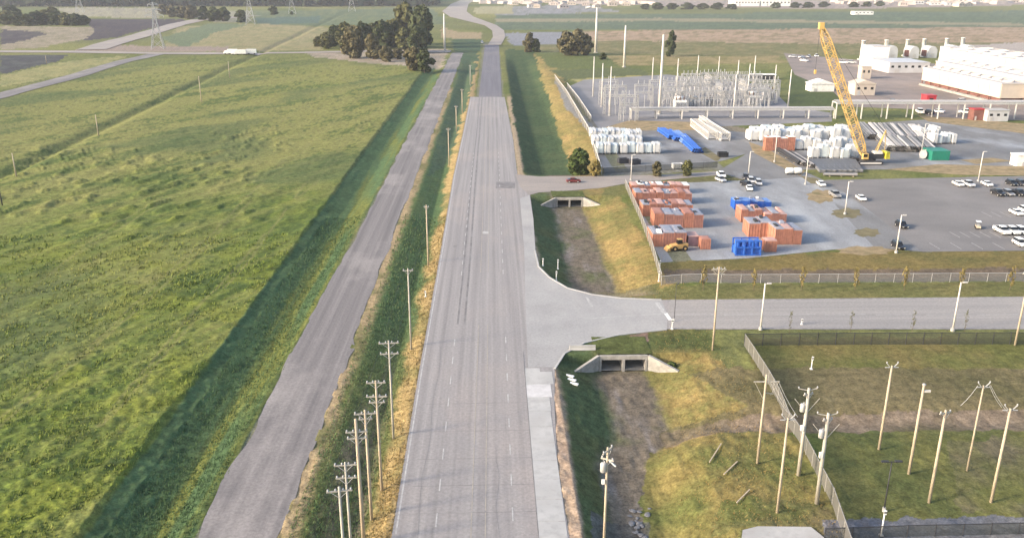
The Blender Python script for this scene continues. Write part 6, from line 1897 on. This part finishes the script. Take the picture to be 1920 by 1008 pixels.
# overhead wires of the west pole row
WP = [o_ for o_ in COL.objects if o_.get("group") == GW]
WP.sort(key=lambda o_: o_.location.y)
for k, (pa, pb) in enumerate(zip(WP[:-1], WP[1:])):
    ta = max(c_.location.z for c_ in pa.children) + 0.2; tb = max(c_.location.z for c_ in pb.children) + 0.2
    for s, nm in ((-0.95, "western"), (0.95, "eastern")):
        a = Vector(pa.location) + Vector((s, 0, ta)); b = Vector(pb.location) + Vector((s, 0, tb))
        mb = MB(); n_ = 8; sag = 0.012 * (b - a).length + 0.15
        pts = [a.lerp(b, i / n_) - Vector((0, 0, sag * 4 * (i / n_) * (1 - i / n_))) - a for i in range(n_ + 1)]
        for p_, q_ in zip(pts[:-1], pts[1:]):
            mb.tube(p_, q_, 0.014, 0.014, 4, False)
        tag(link("overhead_wire", mb.mesh("overhead_wire", M['dark_steel']), None, tuple(a)), f"{nm} overhead wire on the {ORD[k]} span of the roadside pole row", "wire", "overhead wires of the roadside pole row")

# ------------------------------------------------------------------ standing grass, too fine to count
def grass():
    r = np.random.default_rng(11)
    def spread(n, x0, x1, y0, y1):
        yy = 1 / r.uniform(1 / y1, 1 / y0, n)
        return r.uniform(x0, x1, n), yy
    parts = [(*spread(60000, -150, -48.5, 72, 210), 0), (*spread(14000, -46, -36, 72, 230), 1), (*spread(16000, -24.5, -12.2, 72, 230), 2), (*spread(9000, 19, 41, 72, 190), 3)]
    xs = np.concatenate([p[0] for p in parts]); ys = np.concatenate([p[1] for p in parts]); kd = np.concatenate([np.full(len(p[0]), p[2]) for p in parts])
    keep = np.abs(xs) < ys * 0.80 + 3
    for pk in ('main_road', 'driveway'):
        keep &= ~inpoly(xs, ys, PAVED[pk])
    keep &= ~((chx(xs, ys) < 28) & (kd == 3))
    keep &= ~((xs > 17) & (xs < 29) & (np.abs(ys - Y_CUL1) < 5.5))
    keep &= ~((xs > 10) & (xs < 40) & (ys > Y_CUL2 - 5) & (ys < Y_DRV_N + 2))
    dens = vnoise((xs * ca + ys * sa) * 0.22, (-xs * sa + ys * ca) * 0.6, 12)
    keep &= (kd != 0) | (r.random(len(xs)) < np.clip((dens - 0.25) * 2.2, 0.1, 1))
    xs, ys, kd = xs[keep], ys[keep], kd[keep]
    n = len(xs)
    zs = terrain(xs, ys) - 0.05
    h = np.where(kd == 0, 0.38, np.where(kd == 3, 0.2, 0.30)) * (0.5 + r.random(n)) * np.clip(ys / 150, 1, 1.4)
    wdt_ = np.where(kd == 0, 0.085, np.where(kd == 3, 0.035, 0.05)) * np.clip(ys / 110, 1, 2.2) * (0.7 + 0.6 * r.random(n))
    V = np.zeros((n, 6, 3))
    for b in range(2):
        a = r.uniform(0, 6.28, n); lean = r.uniform(0.2, 0.7, n) * h; la = 0.6 + r.normal(size=n) * 0.8
        V[:, b * 3 + 0] = np.column_stack([xs - wdt_ * np.cos(a), ys - wdt_ * np.sin(a), zs])
        V[:, b * 3 + 1] = np.column_stack([xs + wdt_ * np.cos(a), ys + wdt_ * np.sin(a), zs])
        V[:, b * 3 + 2] = np.column_stack([xs + lean * np.cos(la), ys + lean * np.sin(la), zs + h])
    m = bpy.data.meshes.new("grass")
    m.vertices.add(n * 6)
    m.vertices.foreach_set("co", V.astype(np.float32).ravel())
    m.loops.add(n * 6); m.polygons.add(n * 2)
    m.loops.foreach_set("vertex_index", np.arange(n * 6, dtype=np.int32))
    m.polygons.foreach_set("loop_start", (np.arange(n * 2) * 3).astype(np.int32))
    m.update(calc_edges=True)
    nb = fbm(xs * 0.011, ys * 0.007, 1, 4); nm = fbm((xs * ca + ys * sa) * 0.030, (-xs * sa + ys * ca) * 0.11, 2, 4)
    td = np.clip(0.14 + 0.62 * sstep(ys, 120, 400) + (nb - 0.5) * 1.2 + (nm - 0.5) * 1.6 + r.normal(size=n) * 0.22, 0, 1)[:, None]
    c = (LUSH * 1.15 * (1 - td) + YEL * td) * 1.2
    c = np.where((kd == 1)[:, None], DEEP * 1.1 * (0.7 + 0.7 * r.random((n, 1))), c)
    t2 = np.clip(sstep(xs, -17, -14)[:, None] + r.normal(size=(n, 1)) * 0.2, 0, 1)
    c = np.where((kd == 2)[:, None], (DEEP * 1.3) * (1 - t2) + GOLD * 0.8 * t2, c)
    c = np.where((kd == 3)[:, None], GOLD * (0.55 + 0.5 * r.random((n, 1))), c)
    at = m.attributes.new("cover", 'FLOAT_COLOR', 'POINT')
    at.data.foreach_set("color", np.column_stack([np.repeat(np.clip(c, 0.01, 0.5), 6, 0), np.ones(n * 6)]).astype(np.float32).ravel())
    m.materials.append(bpy.data.materials["grass_and_soil"])
    tag(link("grass", m), "standing grass tufts of the west field and verges", "grass", None, "stuff")
grass()

# ------------------------------------------------------------------ haze
hz = bpy.data.materials.new("thin_haze")
hz.use_nodes = True
nt = hz.node_tree
nt.nodes.remove(nt.nodes["Principled BSDF"])
pv = nt.nodes.new("ShaderNodeVolumePrincipled")
pv.inputs["Color"].default_value = (0.86, 0.90, 1.0, 1)
pv.inputs["Density"].default_value = 0.00008
pv.inputs["Anisotropy"].default_value = 0.0
nt.links.new(pv.outputs[0], nt.nodes["Material Output"].inputs["Volume"])
try:
    hz.cycles.homogeneous_volume = True
except Exception:
    pass
o = link("haze", MB().box((0, 4500, 31.5), (80000, 9400, 77)).mesh("haze", hz))
tag(o, "thin pale haze over the plain", "haze", None, "stuff")
